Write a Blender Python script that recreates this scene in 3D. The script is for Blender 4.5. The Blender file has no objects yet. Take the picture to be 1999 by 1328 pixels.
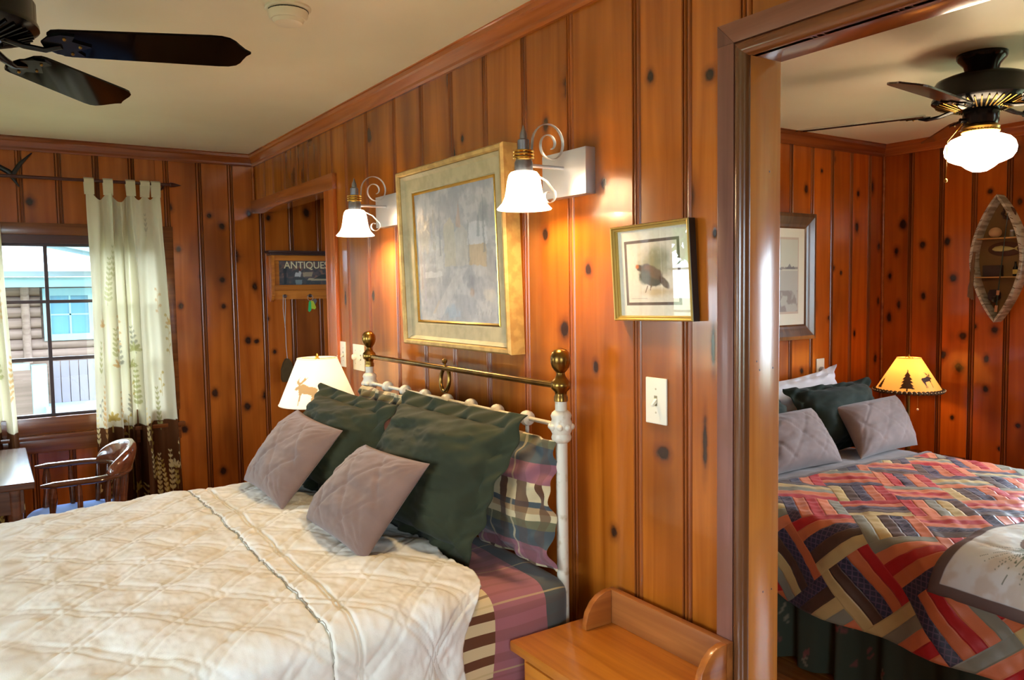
import bpy, bmesh, math, random
import numpy as np
from mathutils import Vector, Matrix

random.seed(7)
PI = math.pi
scene = bpy.context.scene
COL = scene.collection

# ------------------------------------------------------------------ camera
CAM_LOC = Vector((-1.4, 0.0, 1.5))
YAW, PITCH, ROLL, FPX = math.radians(33.579), math.radians(-3.7214), math.radians(-0.892), 1542.67
cam_data = bpy.data.cameras.new('camera')
cam = bpy.data.objects.new('camera', cam_data)
COL.objects.link(cam)
fw = Vector((math.sin(YAW)*math.cos(PITCH), math.cos(YAW)*math.cos(PITCH), math.sin(PITCH)))
rt = Vector((math.cos(YAW), -math.sin(YAW), 0))
up = rt.cross(fw)
rt2 = rt*math.cos(ROLL) + up*math.sin(ROLL)
up2 = up*math.cos(ROLL) - rt*math.sin(ROLL)
m = Matrix((rt2, up2, -fw)).transposed().to_4x4()
m.translation = CAM_LOC
cam.matrix_world = m
cam_data.sensor_fit = 'HORIZONTAL'
cam_data.sensor_width = 36.0
cam_data.lens = FPX/1999*36.0
cam_data.clip_start = 0.02
scene.camera = cam

# ------------------------------------------------------------------ world / exposure
world = bpy.data.worlds.new('world')
scene.world = world
world.use_nodes = True
bg = world.node_tree.nodes['Background']
bg.inputs[0].default_value = (0.70, 0.86, 1.0, 1)
bg.inputs[1].default_value = 10.5
scene.view_settings.view_transform = 'Standard'
scene.view_settings.look = 'None'
scene.view_settings.exposure = 1.15
scene.view_settings.gamma = 1.0
scene.view_settings.use_curve_mapping = False

def window_portal(name, loc, rot, sx, sy):
    l = bpy.data.lights.new(name, 'AREA')
    l.shape = 'RECTANGLE'; l.size = sx; l.size_y = sy
    l.cycles.is_portal = True
    o = bpy.data.objects.new(name, l); COL.objects.link(o)
    o.location = loc; o.rotation_euler = rot
    return o

# ------------------------------------------------------------------ key dimensions (metres)
ZC = 2.333                     # ceiling
YF = 4.93                      # window wall
XL, YN = -3.4, -2.0            # unseen left and near walls
TW = 0.094                     # partition thickness
X2, Y2 = 3.2, 2.80             # second room: right wall, far wall
XA = 1.5                       # end of the passage behind the opening
WFX0, WFX1, WFZ0, WFZ1 = -1.68, -0.56, 0.845, 1.78   # far window
DY0, DY1, DZ = 0.28, 1.157, 1.993                    # doorway between the rooms
AY, AZ = 3.690, 1.985                                # opening to the passage

# ------------------------------------------------------------------ helpers
def S(r, g, b):
    f = lambda c: (c/255/12.92) if c/255 <= .04045 else ((c/255+.055)/1.055)**2.4
    return (f(r), f(g), f(b), 1.0)

class MB:
    def __init__(s): s.v = []; s.f = []; s.uv = None; s.col = None
    def add(s, vs, fs):
        n = len(s.v); s.v += [tuple(p) for p in vs]; s.f += [tuple(i+n for i in f) for f in fs]; return s
    def box(s, x0, x1, y0, y1, z0, z1):
        return s.add([(x0,y0,z0),(x1,y0,z0),(x1,y1,z0),(x0,y1,z0),(x0,y0,z1),(x1,y0,z1),(x1,y1,z1),(x0,y1,z1)],
                     [(0,3,2,1),(4,5,6,7),(0,1,5,4),(1,2,6,5),(2,3,7,6),(3,0,4,7)])
    def tube(s, pts, r, n=10, closed=False, flat=None, caps=True, upv=None):
        pts = [Vector(p) for p in pts]; N = len(pts); vs = []; fs = []
        rr = r if isinstance(r, (list, tuple)) else [r]*N
        prev = None
        for i, p in enumerate(pts):
            if closed: t = pts[(i+1) % N]-pts[i-1]
            else: t = pts[min(i+1, N-1)]-pts[max(i-1, 0)]
            t.normalize()
            if prev is None:
                a = Vector(upv) if upv else (Vector((0,0,1)) if abs(t.z) < .9 else Vector((1,0,0)))
            else: a = prev
            u = a-t*a.dot(t)
            if u.length < 1e-6: u = Vector((1,0,0))-t*t.x
            u.normalize(); w = t.cross(u); prev = u
            fa, fb = flat if flat else (1, 1)
            for k in range(n):
                q = 2*PI*k/n
                vs.append(p+u*(math.cos(q)*rr[i]*fa)+w*(math.sin(q)*rr[i]*fb))
        M_ = N if closed else N-1
        for i in range(M_):
            for k in range(n):
                a = i*n+k; b = i*n+(k+1) % n; c = ((i+1) % N)*n+(k+1) % n; d = ((i+1) % N)*n+k
                fs.append((a, b, c, d))
        if caps and not closed:
            fs.append(tuple(reversed(range(n)))); fs.append(tuple((N-1)*n+k for k in range(n)))
        return s.add(vs, fs)
    def cyl(s, p0, p1, r0, r1=None, n=14): return s.tube([p0, p1], [r0, r0 if r1 is None else r1], n)
    def lathe(s, c, prof, n=28, mat=None):
        """prof: list of (r, z); about z through c, or transformed by mat"""
        vs = []; fs = []; P = len(prof)
        for (r, z) in prof:
            for k in range(n):
                q = 2*PI*k/n
                p = Vector((r*math.cos(q), r*math.sin(q), z))
                if mat is not None: p = mat @ p
                vs.append(p+Vector(c))
        for i in range(P-1):
            for k in range(n):
                fs.append((i*n+k, i*n+(k+1) % n, (i+1)*n+(k+1) % n, (i+1)*n+k))
        if prof[0][0] > 1e-5: fs.append(tuple(reversed(range(n))))
        if prof[-1][0] > 1e-5: fs.append(tuple((P-1)*n+k for k in range(n)))
        return s.add(vs, fs)
    def sphere(s, c, r, n=16, sc=(1,1,1)):
        pr = [(max(1e-6, math.sin(PI*i/n))*r, -math.cos(PI*i/n)*r) for i in range(n+1)]
        return s.lathe(c, pr, n*2, Matrix.Diagonal(Vector(sc)))
    def prism(s, poly, fn, d0, d1):
        n = len(poly)
        vs = [fn(a, b, d0) for a, b in poly]+[fn(a, b, d1) for a, b in poly]
        fs = [tuple(range(n)), tuple(reversed(range(n, 2*n)))]
        fs += [(i, n+i, n+(i+1) % n, (i+1) % n) for i in range(n)]
        return s.add(vs, fs)
    def grid(s, P, closed_u=False):
        """P: array (nu, nv, 3)"""
        nu, nv = P.shape[:2]; o = len(s.v)
        s.v += [tuple(p) for p in P.reshape(-1, 3).tolist()]
        for i in range(nu if closed_u else nu-1):
            i2 = (i+1) % nu
            for j in range(nv-1):
                s.f.append((o+i*nv+j, o+i2*nv+j, o+i2*nv+j+1, o+i*nv+j+1))
        return s

WL = {}
def setp(o, label=None, cat=None, group=None, kind=None):
    if label: o['label'] = label
    if cat: o['category'] = cat
    if group: o['group'] = group
    if kind: o['kind'] = kind
    return o

def thing(name, label, cat, loc, group=None):
    o = bpy.data.objects.new(name, None); COL.objects.link(o)
    o.location = loc; o.empty_display_size = .05
    WL[o.name] = Vector(loc)
    return setp(o, label, cat, group)

def obj(name, mb, mat, parent=None, loc=None, smooth=False, bevel=0, seg=2, recalc=True, label=None, cat=None, group=None, kind=None):
    me = bpy.data.meshes.new(name)
    base = WL[parent.name] if parent else Vector(loc or (0,0,0))
    V = np.array(mb.v, float).reshape(-1, 3)-np.array(base)
    me.from_pydata(V.tolist(), [], mb.f)
    if mb.uv is not None:
        ul = me.uv_layers.new(name='UVMap')
        idx = np.zeros(len(me.loops), int); me.loops.foreach_get('vertex_index', idx)
        ul.data.foreach_set('uv', np.asarray(mb.uv, float)[idx].ravel())
    if mb.col is not None:
        ca = me.color_attributes.new('Col', 'FLOAT_COLOR', 'POINT')
        c = np.ones((len(V), 4)); c[:, :3] = mb.col
        ca.data.foreach_set('color', c.ravel())
    if recalc or bevel:
        bm = bmesh.new(); bm.from_mesh(me)
        if recalc: bmesh.ops.recalc_face_normals(bm, faces=bm.faces)
        if bevel:
            ed = [e for e in bm.edges if len(e.link_faces) == 2 and e.calc_face_angle(0) > .6]
            bmesh.ops.bevel(bm, geom=ed, offset=bevel, segments=seg, profile=.6, affect='EDGES', clamp_overlap=True)
        bm.to_mesh(me); bm.free()
    if smooth or bevel:
        me.polygons.foreach_set('use_smooth', [True]*len(me.polygons))
        me.set_sharp_from_angle(angle=math.radians(42))
    me.materials.append(mat)
    o = bpy.data.objects.new(name, me); COL.objects.link(o)
    if parent: o.parent = parent
    else: o.location = base
    WL[o.name] = base
    return setp(o, label, cat, group, kind)

def copy_tree(o, loc=None, parent=None):
    c = o.copy(); COL.objects.link(c); WL[c.name] = WL[o.name]
    if parent: c.parent = parent
    if loc is not None: c.location = loc; WL[c.name] = Vector(loc)
    for ch in list(o.children): copy_tree(ch, None, c)
    return c

# ------------------------------------------------------------------ numpy noise
_rng = np.random.RandomState(5); _tab = _rng.rand(256, 256)
def vnoise(x, y):
    xi = np.floor(x).astype(int); yi = np.floor(y).astype(int); fx = x-xi; fy = y-yi
    fx = fx*fx*(3-2*fx); fy = fy*fy*(3-2*fy)
    g = lambda a, b: _tab[a % 256, b % 256]
    return (g(xi, yi)*(1-fx)+g(xi+1, yi)*fx)*(1-fy)+(g(xi, yi+1)*(1-fx)+g(xi+1, yi+1)*fx)*fy
def fbm(x, y, o=4):
    s = 0; a = .5
    for k in range(o): s = s+a*vnoise(x*2**k+17*k, y*2**k+31*k); a *= .5
    return s
def inpoly(x, y, poly):
    r = np.zeros(x.shape, bool); n = len(poly)
    for i in range(n):
        x0, y0 = poly[i]; x1, y1 = poly[(i+1) % n]
        if y0 == y1: continue
        c = ((y0 > y) != (y1 > y)) & (x < (x1-x0)*(y-y0)/(y1-y0)+x0)
        r ^= c
    return r
def smst(e0, e1, x):
    t = np.clip((x-e0)/(e1-e0), 0, 1); return t*t*(3-2*t)
def mixc(c, col, m):
    return c*(1-m[..., None])+np.array(col[:3])*m[..., None]

# ------------------------------------------------------------------ materials
class NT:
    def __init__(s, name):
        s.mat = bpy.data.materials.new(name); s.mat.use_nodes = True
        s.nt = s.mat.node_tree; s.b = s.nt.nodes['Principled BSDF']; s.out = s.nt.nodes['Material Output']
    def node(s, t, **kw):
        n = s.nt.nodes.new(t)
        for k, v in kw.items(): setattr(n, k, v)
        return n
    def put(s, sock, v):
        if hasattr(v, 'node'): s.nt.links.new(v, sock)
        elif v is not None: sock.default_value = v
    def math(s, op, a, b=None, c=None, clamp=False):
        n = s.node('ShaderNodeMath', operation=op, use_clamp=clamp)
        s.put(n.inputs[0], a)
        if b is not None: s.put(n.inputs[1], b)
        if c is not None: s.put(n.inputs[2], c)
        return n.outputs[0]
    def vmath(s, op, a, b=None):
        n = s.node('ShaderNodeVectorMath', operation=op)
        s.put(n.inputs[0], a)
        if b is not None: s.put(n.inputs[1], b)
        return n.outputs['Value'] if op in ('LENGTH', 'DOT_PRODUCT', 'DISTANCE') else n.outputs[0]
    def mix(s, fac, a, b, mode='MIX'):
        n = s.node('ShaderNodeMix', data_type='RGBA', blend_type=mode)
        s.put(n.inputs[0], fac); s.put(n.inputs[6], a); s.put(n.inputs[7], b)
        return n.outputs[2]
    def ramp(s, fac, stops, interp='LINEAR'):
        n = s.node('ShaderNodeValToRGB'); r = n.color_ramp; r.interpolation = interp
        while len(r.elements) < len(stops): r.elements.new(0.5)
        for e, (p, c) in zip(r.elements, stops):
            e.position = p; e.color = c if len(c) == 4 else (*c, 1)
        s.put(n.inputs[0], fac); return n.outputs[0]
    def smooth(s, x, a, b):
        n = s.node('ShaderNodeMapRange', interpolation_type='SMOOTHSTEP')
        s.put(n.inputs[0], x); n.inputs[1].default_value = a; n.inputs[2].default_value = b
        n.inputs[3].default_value = 0; n.inputs[4].default_value = 1; return n.outputs[0]
    def noise(s, vec, scale, detail=3, dist=0, rough=.5):
        n = s.node('ShaderNodeTexNoise'); s.put(n.inputs['Vector'], vec)
        n.inputs['Scale'].default_value = scale; n.inputs['Detail'].default_value = detail
        n.inputs['Distortion'].default_value = dist; n.inputs['Roughness'].default_value = rough
        return n.outputs['Fac']
    def coord(s, which='Object'):
        return s.node('ShaderNodeTexCoord').outputs[which]
    def scale(s, vec, sc): return s.vmath('MULTIPLY', vec, sc)
    def bump(s, h, strength=.3, dist=.01):
        n = s.node('ShaderNodeBump'); n.inputs['Strength'].default_value = strength; n.inputs['Distance'].default_value = dist
        s.put(n.inputs['Height'], h); s.nt.links.new(n.outputs[0], s.b.inputs['Normal']); return n
    def set(s, **kw):
        names = {'color': 'Base Color', 'rough': 'Roughness', 'metal': 'Metallic', 'coat': 'Coat Weight', 'coatr': 'Coat Roughness',
                 'spec': 'Specular IOR Level', 'sheen': 'Sheen Weight', 'emit': 'Emission Color', 'estr': 'Emission Strength', 'trans': 'Transmission Weight', 'alpha': 'Alpha'}
        for k, v in kw.items(): s.put(s.b.inputs[names[k]], v)
        return s

def plain(name, col, rough=.5, metal=0, **kw):
    t = NT(name); t.set(color=col, rough=rough, metal=metal, **kw); return t.mat

def wood(name, light, dark, rough=.3, coat=.25, axis='z', scale=1.0, streak=1.0, tone=.18, mottled=None):
    """plain varnished wood, grain along an axis of the object"""
    t = NT(name); p = t.coord('Object'); rnd = t.node('ShaderNodeObjectInfo').outputs['Random']
    off = t.node('ShaderNodeCombineXYZ'); t.put(off.inputs[0], t.math('MULTIPLY', rnd, 13.0)); t.put(off.inputs[1], t.math('MULTIPLY', rnd, 7.0)); t.put(off.inputs[2], t.math('MULTIPLY', rnd, 29.0))
    p = t.vmath('ADD', p, off.outputs[0])
    sc = {'x': (1.2, 26, 26), 'y': (26, 1.2, 26), 'z': (26, 26, 1.2)}[axis]
    g = t.noise(t.scale(p, tuple(c*scale for c in sc)), 1.0, 4, .6)
    f = t.noise(t.scale(p, tuple(c*scale*4 for c in sc)), 1.0, 2)
    c = t.ramp(g, [(.3, dark), (.62, light)])
    c = t.mix(t.math('MULTIPLY', f, .35*streak), c, dark)
    if mottled:
        bl = t.noise(p, 4.5, 3); c = t.mix(t.smooth(bl, .45, .65), c, mottled)
    val = t.node('ShaderNodeHueSaturation'); t.put(val.inputs['Color'], c); t.put(val.inputs['Value'], t.math('MULTIPLY_ADD', rnd, tone*2, 1-tone))
    t.set(color=val.outputs[0], rough=rough, coat=coat, coatr=.12)
    t.bump(f, .08, .002)
    return t.mat

def pine(name, light, dark, knots=(), rough=.22, stains=()):
    """knotty pine board, grain vertical; knots: (x, y, z, rx, rz) in room coordinates"""
    t = NT(name); p0 = t.coord('Object'); rnd = t.node('ShaderNodeObjectInfo').outputs['Random']
    off = t.node('ShaderNodeCombineXYZ'); t.put(off.inputs[0], t.math('MULTIPLY', rnd, 13.0)); t.put(off.inputs[1], t.math('MULTIPLY', rnd, 37.0)); t.put(off.inputs[2], t.math('MULTIPLY', rnd, 53.0))
    p = t.vmath('ADD', p0, off.outputs[0])
    warp = t.noise(p, 2.2, 2)
    g = t.noise(t.scale(p, (16, 16, .9)), 1.0, 4, .9)
    f = t.noise(t.scale(p, (90, 90, 3.5)), 1.0, 3)
    blo = t.noise(t.scale(p, (3.5, 3.5, 1.2)), 1.0, 3)
    c = t.ramp(g, [(.28, dark), (.66, light)])
    c = t.mix(t.math('MULTIPLY', f, .3), c, dark)
    c = t.mix(t.math('MULTIPLY', t.smooth(blo, .42, .75), .85), c, tuple(x*.5 for x in dark[:3])+(1,))
    dk = None
    nz = t.noise(p0, 28, 3)
    for (x, y, z, rx, rz) in knots:
        d = t.vmath('MULTIPLY', t.vmath('SUBTRACT', p0, (x, y, z)), (1/rx, 1/rx, 1/rz))
        L = t.math('ADD', t.vmath('LENGTH', d), t.math('MULTIPLY', t.math('SUBTRACT', nz, .5), 1.1))
        dk = L if dk is None else t.math('MINIMUM', dk, L)
    # small random knots
    vo = t.node('ShaderNodeTexVoronoi', feature='F1'); t.put(vo.inputs['Vector'], t.scale(p, (5.5, 5.5, 2.3))); vo.inputs['Scale'].default_value = 1.0
    sel = t.node('ShaderNodeSeparateColor'); t.put(sel.inputs[0], vo.outputs['Color'])
    keep = t.math('GREATER_THAN', sel.outputs[0], .86 if knots else .5)
    L2 = t.math('ADD', t.math('MULTIPLY', vo.outputs['Distance'], 11.0 if knots else 8.0), t.math('MULTIPLY', t.math('SUBTRACT', 1.0, keep), 9.0))
    dk = L2 if dk is None else t.math('MINIMUM', dk, L2)
    halo = t.math('SUBTRACT', 1.0, t.smooth(dk, .9, 2.3))
    core = t.math('SUBTRACT', 1.0, t.smooth(dk, .55, 1.25))
    c = t.mix(t.math('MULTIPLY', halo, .55), c, (.13, .028, .006, 1))
    c = t.mix(t.math('MULTIPLY', core, .93), c, (.018, .009, .006, 1))
    val = t.node('ShaderNodeHueSaturation'); t.put(val.inputs['Color'], c); t.put(val.inputs['Value'], t.math('MULTIPLY_ADD', rnd, .34, .82))
    t.set(color=val.outputs[0], rough=t.math('MULTIPLY_ADD', blo, .18, rough-.09), coat=.35, coatr=.06)
    t.bump(t.math('ADD', t.math('MULTIPLY', f, .4), t.math('MULTIPLY', core, -1.0)), .12, .002)
    return t.mat

def cloth(name, col, rough=.85, sheen=.25, weave=900, strength=.15, var=.12, spec=.2):
    t = NT(name); p = t.coord('Object')
    n = t.noise(p, 9, 4); c = t.mix(t.smooth(n, .3, .7), tuple(x*(1-var) for x in col[:3])+(1,), tuple(min(1, x*(1+var)) for x in col[:3])+(1,))
    t.set(color=c, rough=rough, sheen=sheen, spec=spec)
    t.bump(t.noise(p, weave, 1), strength, .0008)
    return t.mat

def vcol_mat(name, rough=.6, translucent=0, coat=0, spec=.3, weave=0):
    t = NT(name); a = t.node('ShaderNodeVertexColor', layer_name='Col').outputs[0]
    t.set(color=a, rough=rough, coat=coat, spec=spec)
    if weave: t.bump(t.noise(t.coord('Object'), weave, 2), .12, .001)
    if translucent:
        tr = t.node('ShaderNodeBsdfTranslucent'); t.put(tr.inputs[0], a)
        mx = t.node('ShaderNodeMixShader'); mx.inputs[0].default_value = translucent
        t.nt.links.new(t.b.outputs[0], mx.inputs[1]); t.nt.links.new(tr.outputs[0], mx.inputs[2]); t.nt.links.new(mx.outputs[0], t.out.inputs[0])
    return t.mat

def glass_mat(name, gloss=.08, tint=(1,1,1,1)):
    t = NT(name); tr = t.node('ShaderNodeBsdfTransparent'); tr.inputs[0].default_value = tint
    gl = t.node('ShaderNodeBsdfGlossy'); gl.inputs['Roughness'].default_value = .01
    lw = t.node('ShaderNodeLayerWeight'); lw.inputs[0].default_value = .5
    mx = t.node('ShaderNodeMixShader'); t.put(mx.inputs[0], t.math('MULTIPLY_ADD', t.math('POWER', lw.outputs['Facing'], 4.0), .75, gloss*.5))
    t.nt.links.new(tr.outputs[0], mx.inputs[1]); t.nt.links.new(gl.outputs[0], mx.inputs[2]); t.nt.links.new(mx.outputs[0], t.out.inputs[0])
    return t.mat

def lit_shade(name, col, strength, vcol=False, trans=.5):
    """lamp shade: translucent cloth or opal glass that glows with the bulb inside"""
    t = NT(name)
    c = t.node('ShaderNodeVertexColor', layer_name='Col').outputs[0] if vcol else col
    t.set(color=c, rough=.5, emit=c, estr=strength)
    tr = t.node('ShaderNodeBsdfTranslucent'); t.put(tr.inputs[0], c)
    mx = t.node('ShaderNodeMixShader'); mx.inputs[0].default_value = trans
    t.nt.links.new(t.b.outputs[0], mx.inputs[1]); t.nt.links.new(tr.outputs[0], mx.inputs[2]); t.nt.links.new(mx.outputs[0], t.out.inputs[0])
    return t.mat

def bulb(name, loc, power, col, r=.02):
    l = bpy.data.lights.new(name, 'POINT'); l.energy = power; l.color = col; l.shadow_soft_size = r
    o = bpy.data.objects.new(name, l); COL.objects.link(o); o.location = loc
    return o

MT = {}
PL, PD = S(188, 108, 32), S(146, 74, 14)            # pine of the bed wall
FL, FD = S(194, 106, 34), S(154, 72, 16)             # window wall
RL, RD = S(204, 104, 24), S(168, 74, 10)             # second room
MT['trim'] = wood('trim_wood', S(150, 86, 44), S(104, 54, 26), .25, .4, 'y')
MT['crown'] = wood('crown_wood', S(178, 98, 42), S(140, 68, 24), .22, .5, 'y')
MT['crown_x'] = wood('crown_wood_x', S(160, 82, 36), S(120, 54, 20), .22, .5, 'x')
MT['casing'] = wood('casing_wood', S(138, 92, 78), S(104, 64, 54), .35, .2, 'z', mottled=S(122, 78, 60))
MT['casing_y'] = wood('casing_wood_y', S(146, 94, 72), S(112, 66, 48), .35, .2, 'y')
MT['stop'] = wood('stop_wood', S(122, 78, 44), S(84, 48, 26), .22, .5, 'z')
MT['stop_y'] = wood('stop_wood_y', S(140, 84, 46), S(96, 50, 24), .22, .5, 'y')
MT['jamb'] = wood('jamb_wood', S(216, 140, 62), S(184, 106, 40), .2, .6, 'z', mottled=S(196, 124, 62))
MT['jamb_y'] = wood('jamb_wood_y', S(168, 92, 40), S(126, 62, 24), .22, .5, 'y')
MT['winwood'] = wood('window_wood', S(140, 78, 34), S(98, 50, 20), .25, .3, 'x')
MT['winbar'] = plain('window_bar_paint', S(62, 40, 38), .4)
MT['glass'] = glass_mat('window_glass')
t = NT('ceiling_paint'); p = t.coord('Object')
t.set(color=t.mix(t.smooth(t.noise(p, 1.6, 3), .35, .65), S(244, 238, 214), S(238, 230, 204)), rough=.45)
t.bump(t.noise(t.scale(p, (3, 40, 3)), 1.0, 3), .05, .004)
MT['ceiling'] = t.mat
MT['backing'] = wood('wall_backing_wood', S(110, 58, 22), S(70, 34, 12), .5, 0)
MT['floor'] = wood('floor_wood', S(206, 132, 58), S(160, 88, 30), .25, .4, 'y')
MT['iron'] = plain('black_gloss', S(11, 10, 11), .2, 0, spec=.3)
MT['blade'] = plain('black_lacquer', S(8, 6, 7), .07)
MT['blade'].node_tree.nodes['Principled BSDF'].inputs['IOR'].default_value = 1.17
MT['blade2'] = wood('walnut_blade_wood', S(74, 36, 20), S(42, 20, 12), .2, .5, 'x')
MT['nickel'] = plain('brushed_nickel', S(196, 198, 204), .38, .7)
MT['pewter'] = plain('pewter_metal', S(140, 142, 150), .35, .85)
MT['gold'] = plain('polished_brass', S(226, 184, 84), .18, 1.0)
t = NT('aged_brass'); n = t.noise(t.coord('Object'), 14, 4)
t.set(color=t.mix(t.smooth(n, .35, .7), S(150, 116, 54), S(112, 82, 40)), rough=.28, metal=1.0); MT['brass'] = t.mat
t = NT('cream_iron_paint'); n = t.noise(t.coord('Object'), 40, 4)
t.set(color=t.mix(t.smooth(n, .55, .75), S(218, 210, 188), S(190, 172, 138)), rough=.4); t.bump(n, .15, .003); MT['cream_iron'] = t.mat
MT['ivory'] = plain('ivory_plastic', S(238, 230, 206), .35)
MT['white'] = plain('white_plastic', S(236, 234, 226), .4)
MT['black'] = plain('black_paint', S(22, 18, 16), .3)
MT['dark'] = plain('dark_fibre', S(40, 32, 26), .9)
# ================================================================== THE SETTING
def boxes(name, bl, mat, kind='structure', parent=None, **kw):
    mb = MB()
    for b in bl: mb.box(*b)
    return obj(name, mb, mat, parent, kind=None if parent else kind, **kw)

# strip of two beads between grooves, then the flat face of the board
BEAD = [(0,-.014),(.0022,-.014),(.003,-.004),(.006,.0004),(.0095,.0014),(.013,.0004),(.0162,-.004),(.0168,-.013),(.0188,-.013),(.0194,-.004),(.0215,.0),(.024,.0),(.0265,-.004),(.0272,-.013),(.0298,-.013),(.0308,-.002),(.033,0)]
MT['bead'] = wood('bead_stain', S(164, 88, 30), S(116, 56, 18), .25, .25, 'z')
def board(parent, P, a0, a1, z0, z1, mat, beads=True):
    if a1-a0 < .004 or z1-z0 < .004: return
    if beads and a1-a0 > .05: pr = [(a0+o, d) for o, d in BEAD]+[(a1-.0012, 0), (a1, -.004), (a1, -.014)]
    else: pr = [(a0, -.012), (a0, 0), (a1, 0), (a1, -.012)]
    n = len(pr); mb = MB()
    vs = [P(a, d, z0) for a, d in pr]+[P(a, d, z1) for a, d in pr]
    mb.add(vs, [(i, i+1, n+i+1, n+i) for i in range(n-1)]+[tuple(range(n)), tuple(range(2*n-1, n-1, -1))])
    o = obj('board', mb, mat, parent, recalc=True)
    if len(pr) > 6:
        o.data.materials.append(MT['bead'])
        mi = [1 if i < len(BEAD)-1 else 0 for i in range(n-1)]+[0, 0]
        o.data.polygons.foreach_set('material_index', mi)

def panel(wall, P, joints, a_min, a_max, z0, z1, openings, light, dark, knots, tag):
    js = sorted([j-.0165 for j in joints if a_min+.03 < j-.0165 < a_max-.01])
    ed = [a_min]+js+[a_max]
    common = pine(tag+'_pine', light, dark)
    for i in range(len(ed)-1):
        b0, b1 = ed[i], ed[i+1]
        kk = [(*P(a, 0, z), r, r*q) for (a, z, r, q) in knots if b0-.01 < a < b1+.01]
        mat = pine(f'{tag}_pine_{i}', light, dark, [(x, y, z, r, rz) for (x, y, z, r, rz) in kk]) if kk else common
        cuts = sorted(set([b0, b1]+[c for o in openings for c in o[:2] if b0 < c < b1]))
        for k in range(len(cuts)-1):
            c0, c1 = cuts[k], cuts[k+1]; mid = (c0+c1)/2
            segs = [(z0, z1)]
            for (oa, ob, oz0, oz1) in openings:
                if oa < mid < ob:
                    ns = []
                    for s0, s1 in segs:
                        if oz0 > s0: ns.append((s0, min(s1, oz0)))
                        if oz1 < s1: ns.append((max(s0, oz1), s1))
                    segs = ns
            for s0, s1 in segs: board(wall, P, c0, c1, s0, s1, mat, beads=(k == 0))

ZB = ZC+.12
T = .018
# ---- bed wall, between the two rooms
wall_right = boxes('wall_right', [(T, TW, YN-.1, DY0, -.1, ZB), (T, TW, DY0, DY1+.0, DZ+.018, ZB), (T, TW, DY1+.018, AY, -.1, ZB), (T, TW, AY, YF+.1, AZ+.02, ZB)], MT['backing'])
jr = [4.721,4.55,4.344,4.154,3.97,3.798,3.633,3.459,3.225,2.943,2.704,2.479,2.249,2.023,1.795,1.522,1.348,1.175]+[1.0-.18*i for i in range(17)]
kb = [(3.19,2.16,.022,1.3),(2.54,1.59,.02,1.5),(2.40,2.02,.009,1.5),(2.47,1.97,.02,2.2),(1.91,1.98,.013,1.8),(1.795,2.07,.026,1.6),(1.47,2.02,.012,1.3),(1.65,1.78,.013,1.2),(1.92,1.66,.013,1.5),(1.72,1.55,.014,1.3),(1.69,1.28,.011,1.5),
      (1.62,.83,.014,1.3),(3.71,1.8,.012,1.6),(3.19,1.48,.014,1.5),(3.51,1.47,.01,3),(4.19,2.11,.022,1.5),(4.05,2.1,.014,1.5),(1.275,1.98,.016,.9),(1.83,1.38,.022,1.2),(3.6,1.42,.008,1.2),(1.26,1.62,.007,1.6),(1.43,1.08,.022,.8),(1.29,1.13,.007,9),(1.265,1.36,.006,8)]
panel(wall_right, lambda a, d, z: (-d, a, z), jr, YN, YF, 0, ZC, [(DY0, DY1, -1, DZ), (AY, YF+1, -1, AZ)], PL, PD, kb, 'bed_wall')

# ---- window wall
wall_far = boxes('wall_far', [(XL-.1, WFX0, YF+T, YF+.12, -.1, ZB), (WFX1, XA+.1, YF+T, YF+.12, -.1, ZB), (WFX0, WFX1, YF+T, YF+.12, -.1, WFZ0), (WFX0, WFX1, YF+T, YF+.12, WFZ1, ZB)], MT['backing'])
kf = [(-.45,1.76,.016,1.2),(-.27,1.96,.014,1.2),(-.2,1.9,.018,1.1),(-.135,1.72,.03,1.4),(-.04,1.98,.018,1.2),(-.33,1.6,.012,2),(-.21,1.58,.017,1.2),(-.45,1.43,.014,1.3),(-.21,1.42,.015,1.1),(-.28,.9,.02,1.3),(-.25,.42,.02,1.1),
      (-.09,.8,.02,1.3),(-.46,.7,.02,1.1),(-.07,1.21,.018,1.3),(-1.18,2.0,.02,1.2),(-.49,2.0,.016,1.5),(.08,1.96,.016,1.1),(.32,2.0,.02,1.5),(.05,1.34,.014,1.2),(.09,1.13,.013,1.2),(-.02,1.2,.016,1),(-.02,1.54,.016,1.6),(-.85,2.0,.012,1.3),(-.63,2.1,.012,1.4),(.02,.86,.018,1.4)]
panel(wall_far, lambda a, d, z: (a, YF-d, z), [-1.222+.18*k for k in range(-12, 16)], XL, XA, 0, ZC, [(WFX0, WFX1, WFZ0, WFZ1)], FL, FD, kf, 'window_wall')

# ---- unseen walls of the main room
LW = [(3.70, 4.86, .80, 1.86), (.5, 1.9, .80, 1.86)]
wall_left = boxes('wall_left', [(XL-.12, XL-T, YN-.1, LW[1][0], -.1, ZB), (XL-.12, XL-T, LW[1][1], LW[0][0], -.1, ZB), (XL-.12, XL-T, LW[0][1], YF+.1, -.1, ZB)]
                 + [(XL-.12, XL-T, a, b, -.1, c) for a, b, c, d in LW]+[(XL-.12, XL-T, a, b, d, ZB) for a, b, c, d in LW], MT['backing'])
panel(wall_left, lambda a, d, z: (XL+d, a, z), [YN+.22*k for k in range(1, 32)], YN, YF, 0, ZC, LW, FL, FD, [], 'left_wall')
NWN = (-2.9, -1.5, .85, 1.9)
wall_near = boxes('wall_near', [(XL-.1, NWN[0], YN-.12, YN-T, -.1, ZB), (NWN[1], X2+.1, YN-.12, YN-T, -.1, ZB), (NWN[0], NWN[1], YN-.12, YN-T, -.1, NWN[2]), (NWN[0], NWN[1], YN-.12, YN-T, NWN[3], ZB)], MT['backing'])
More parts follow.
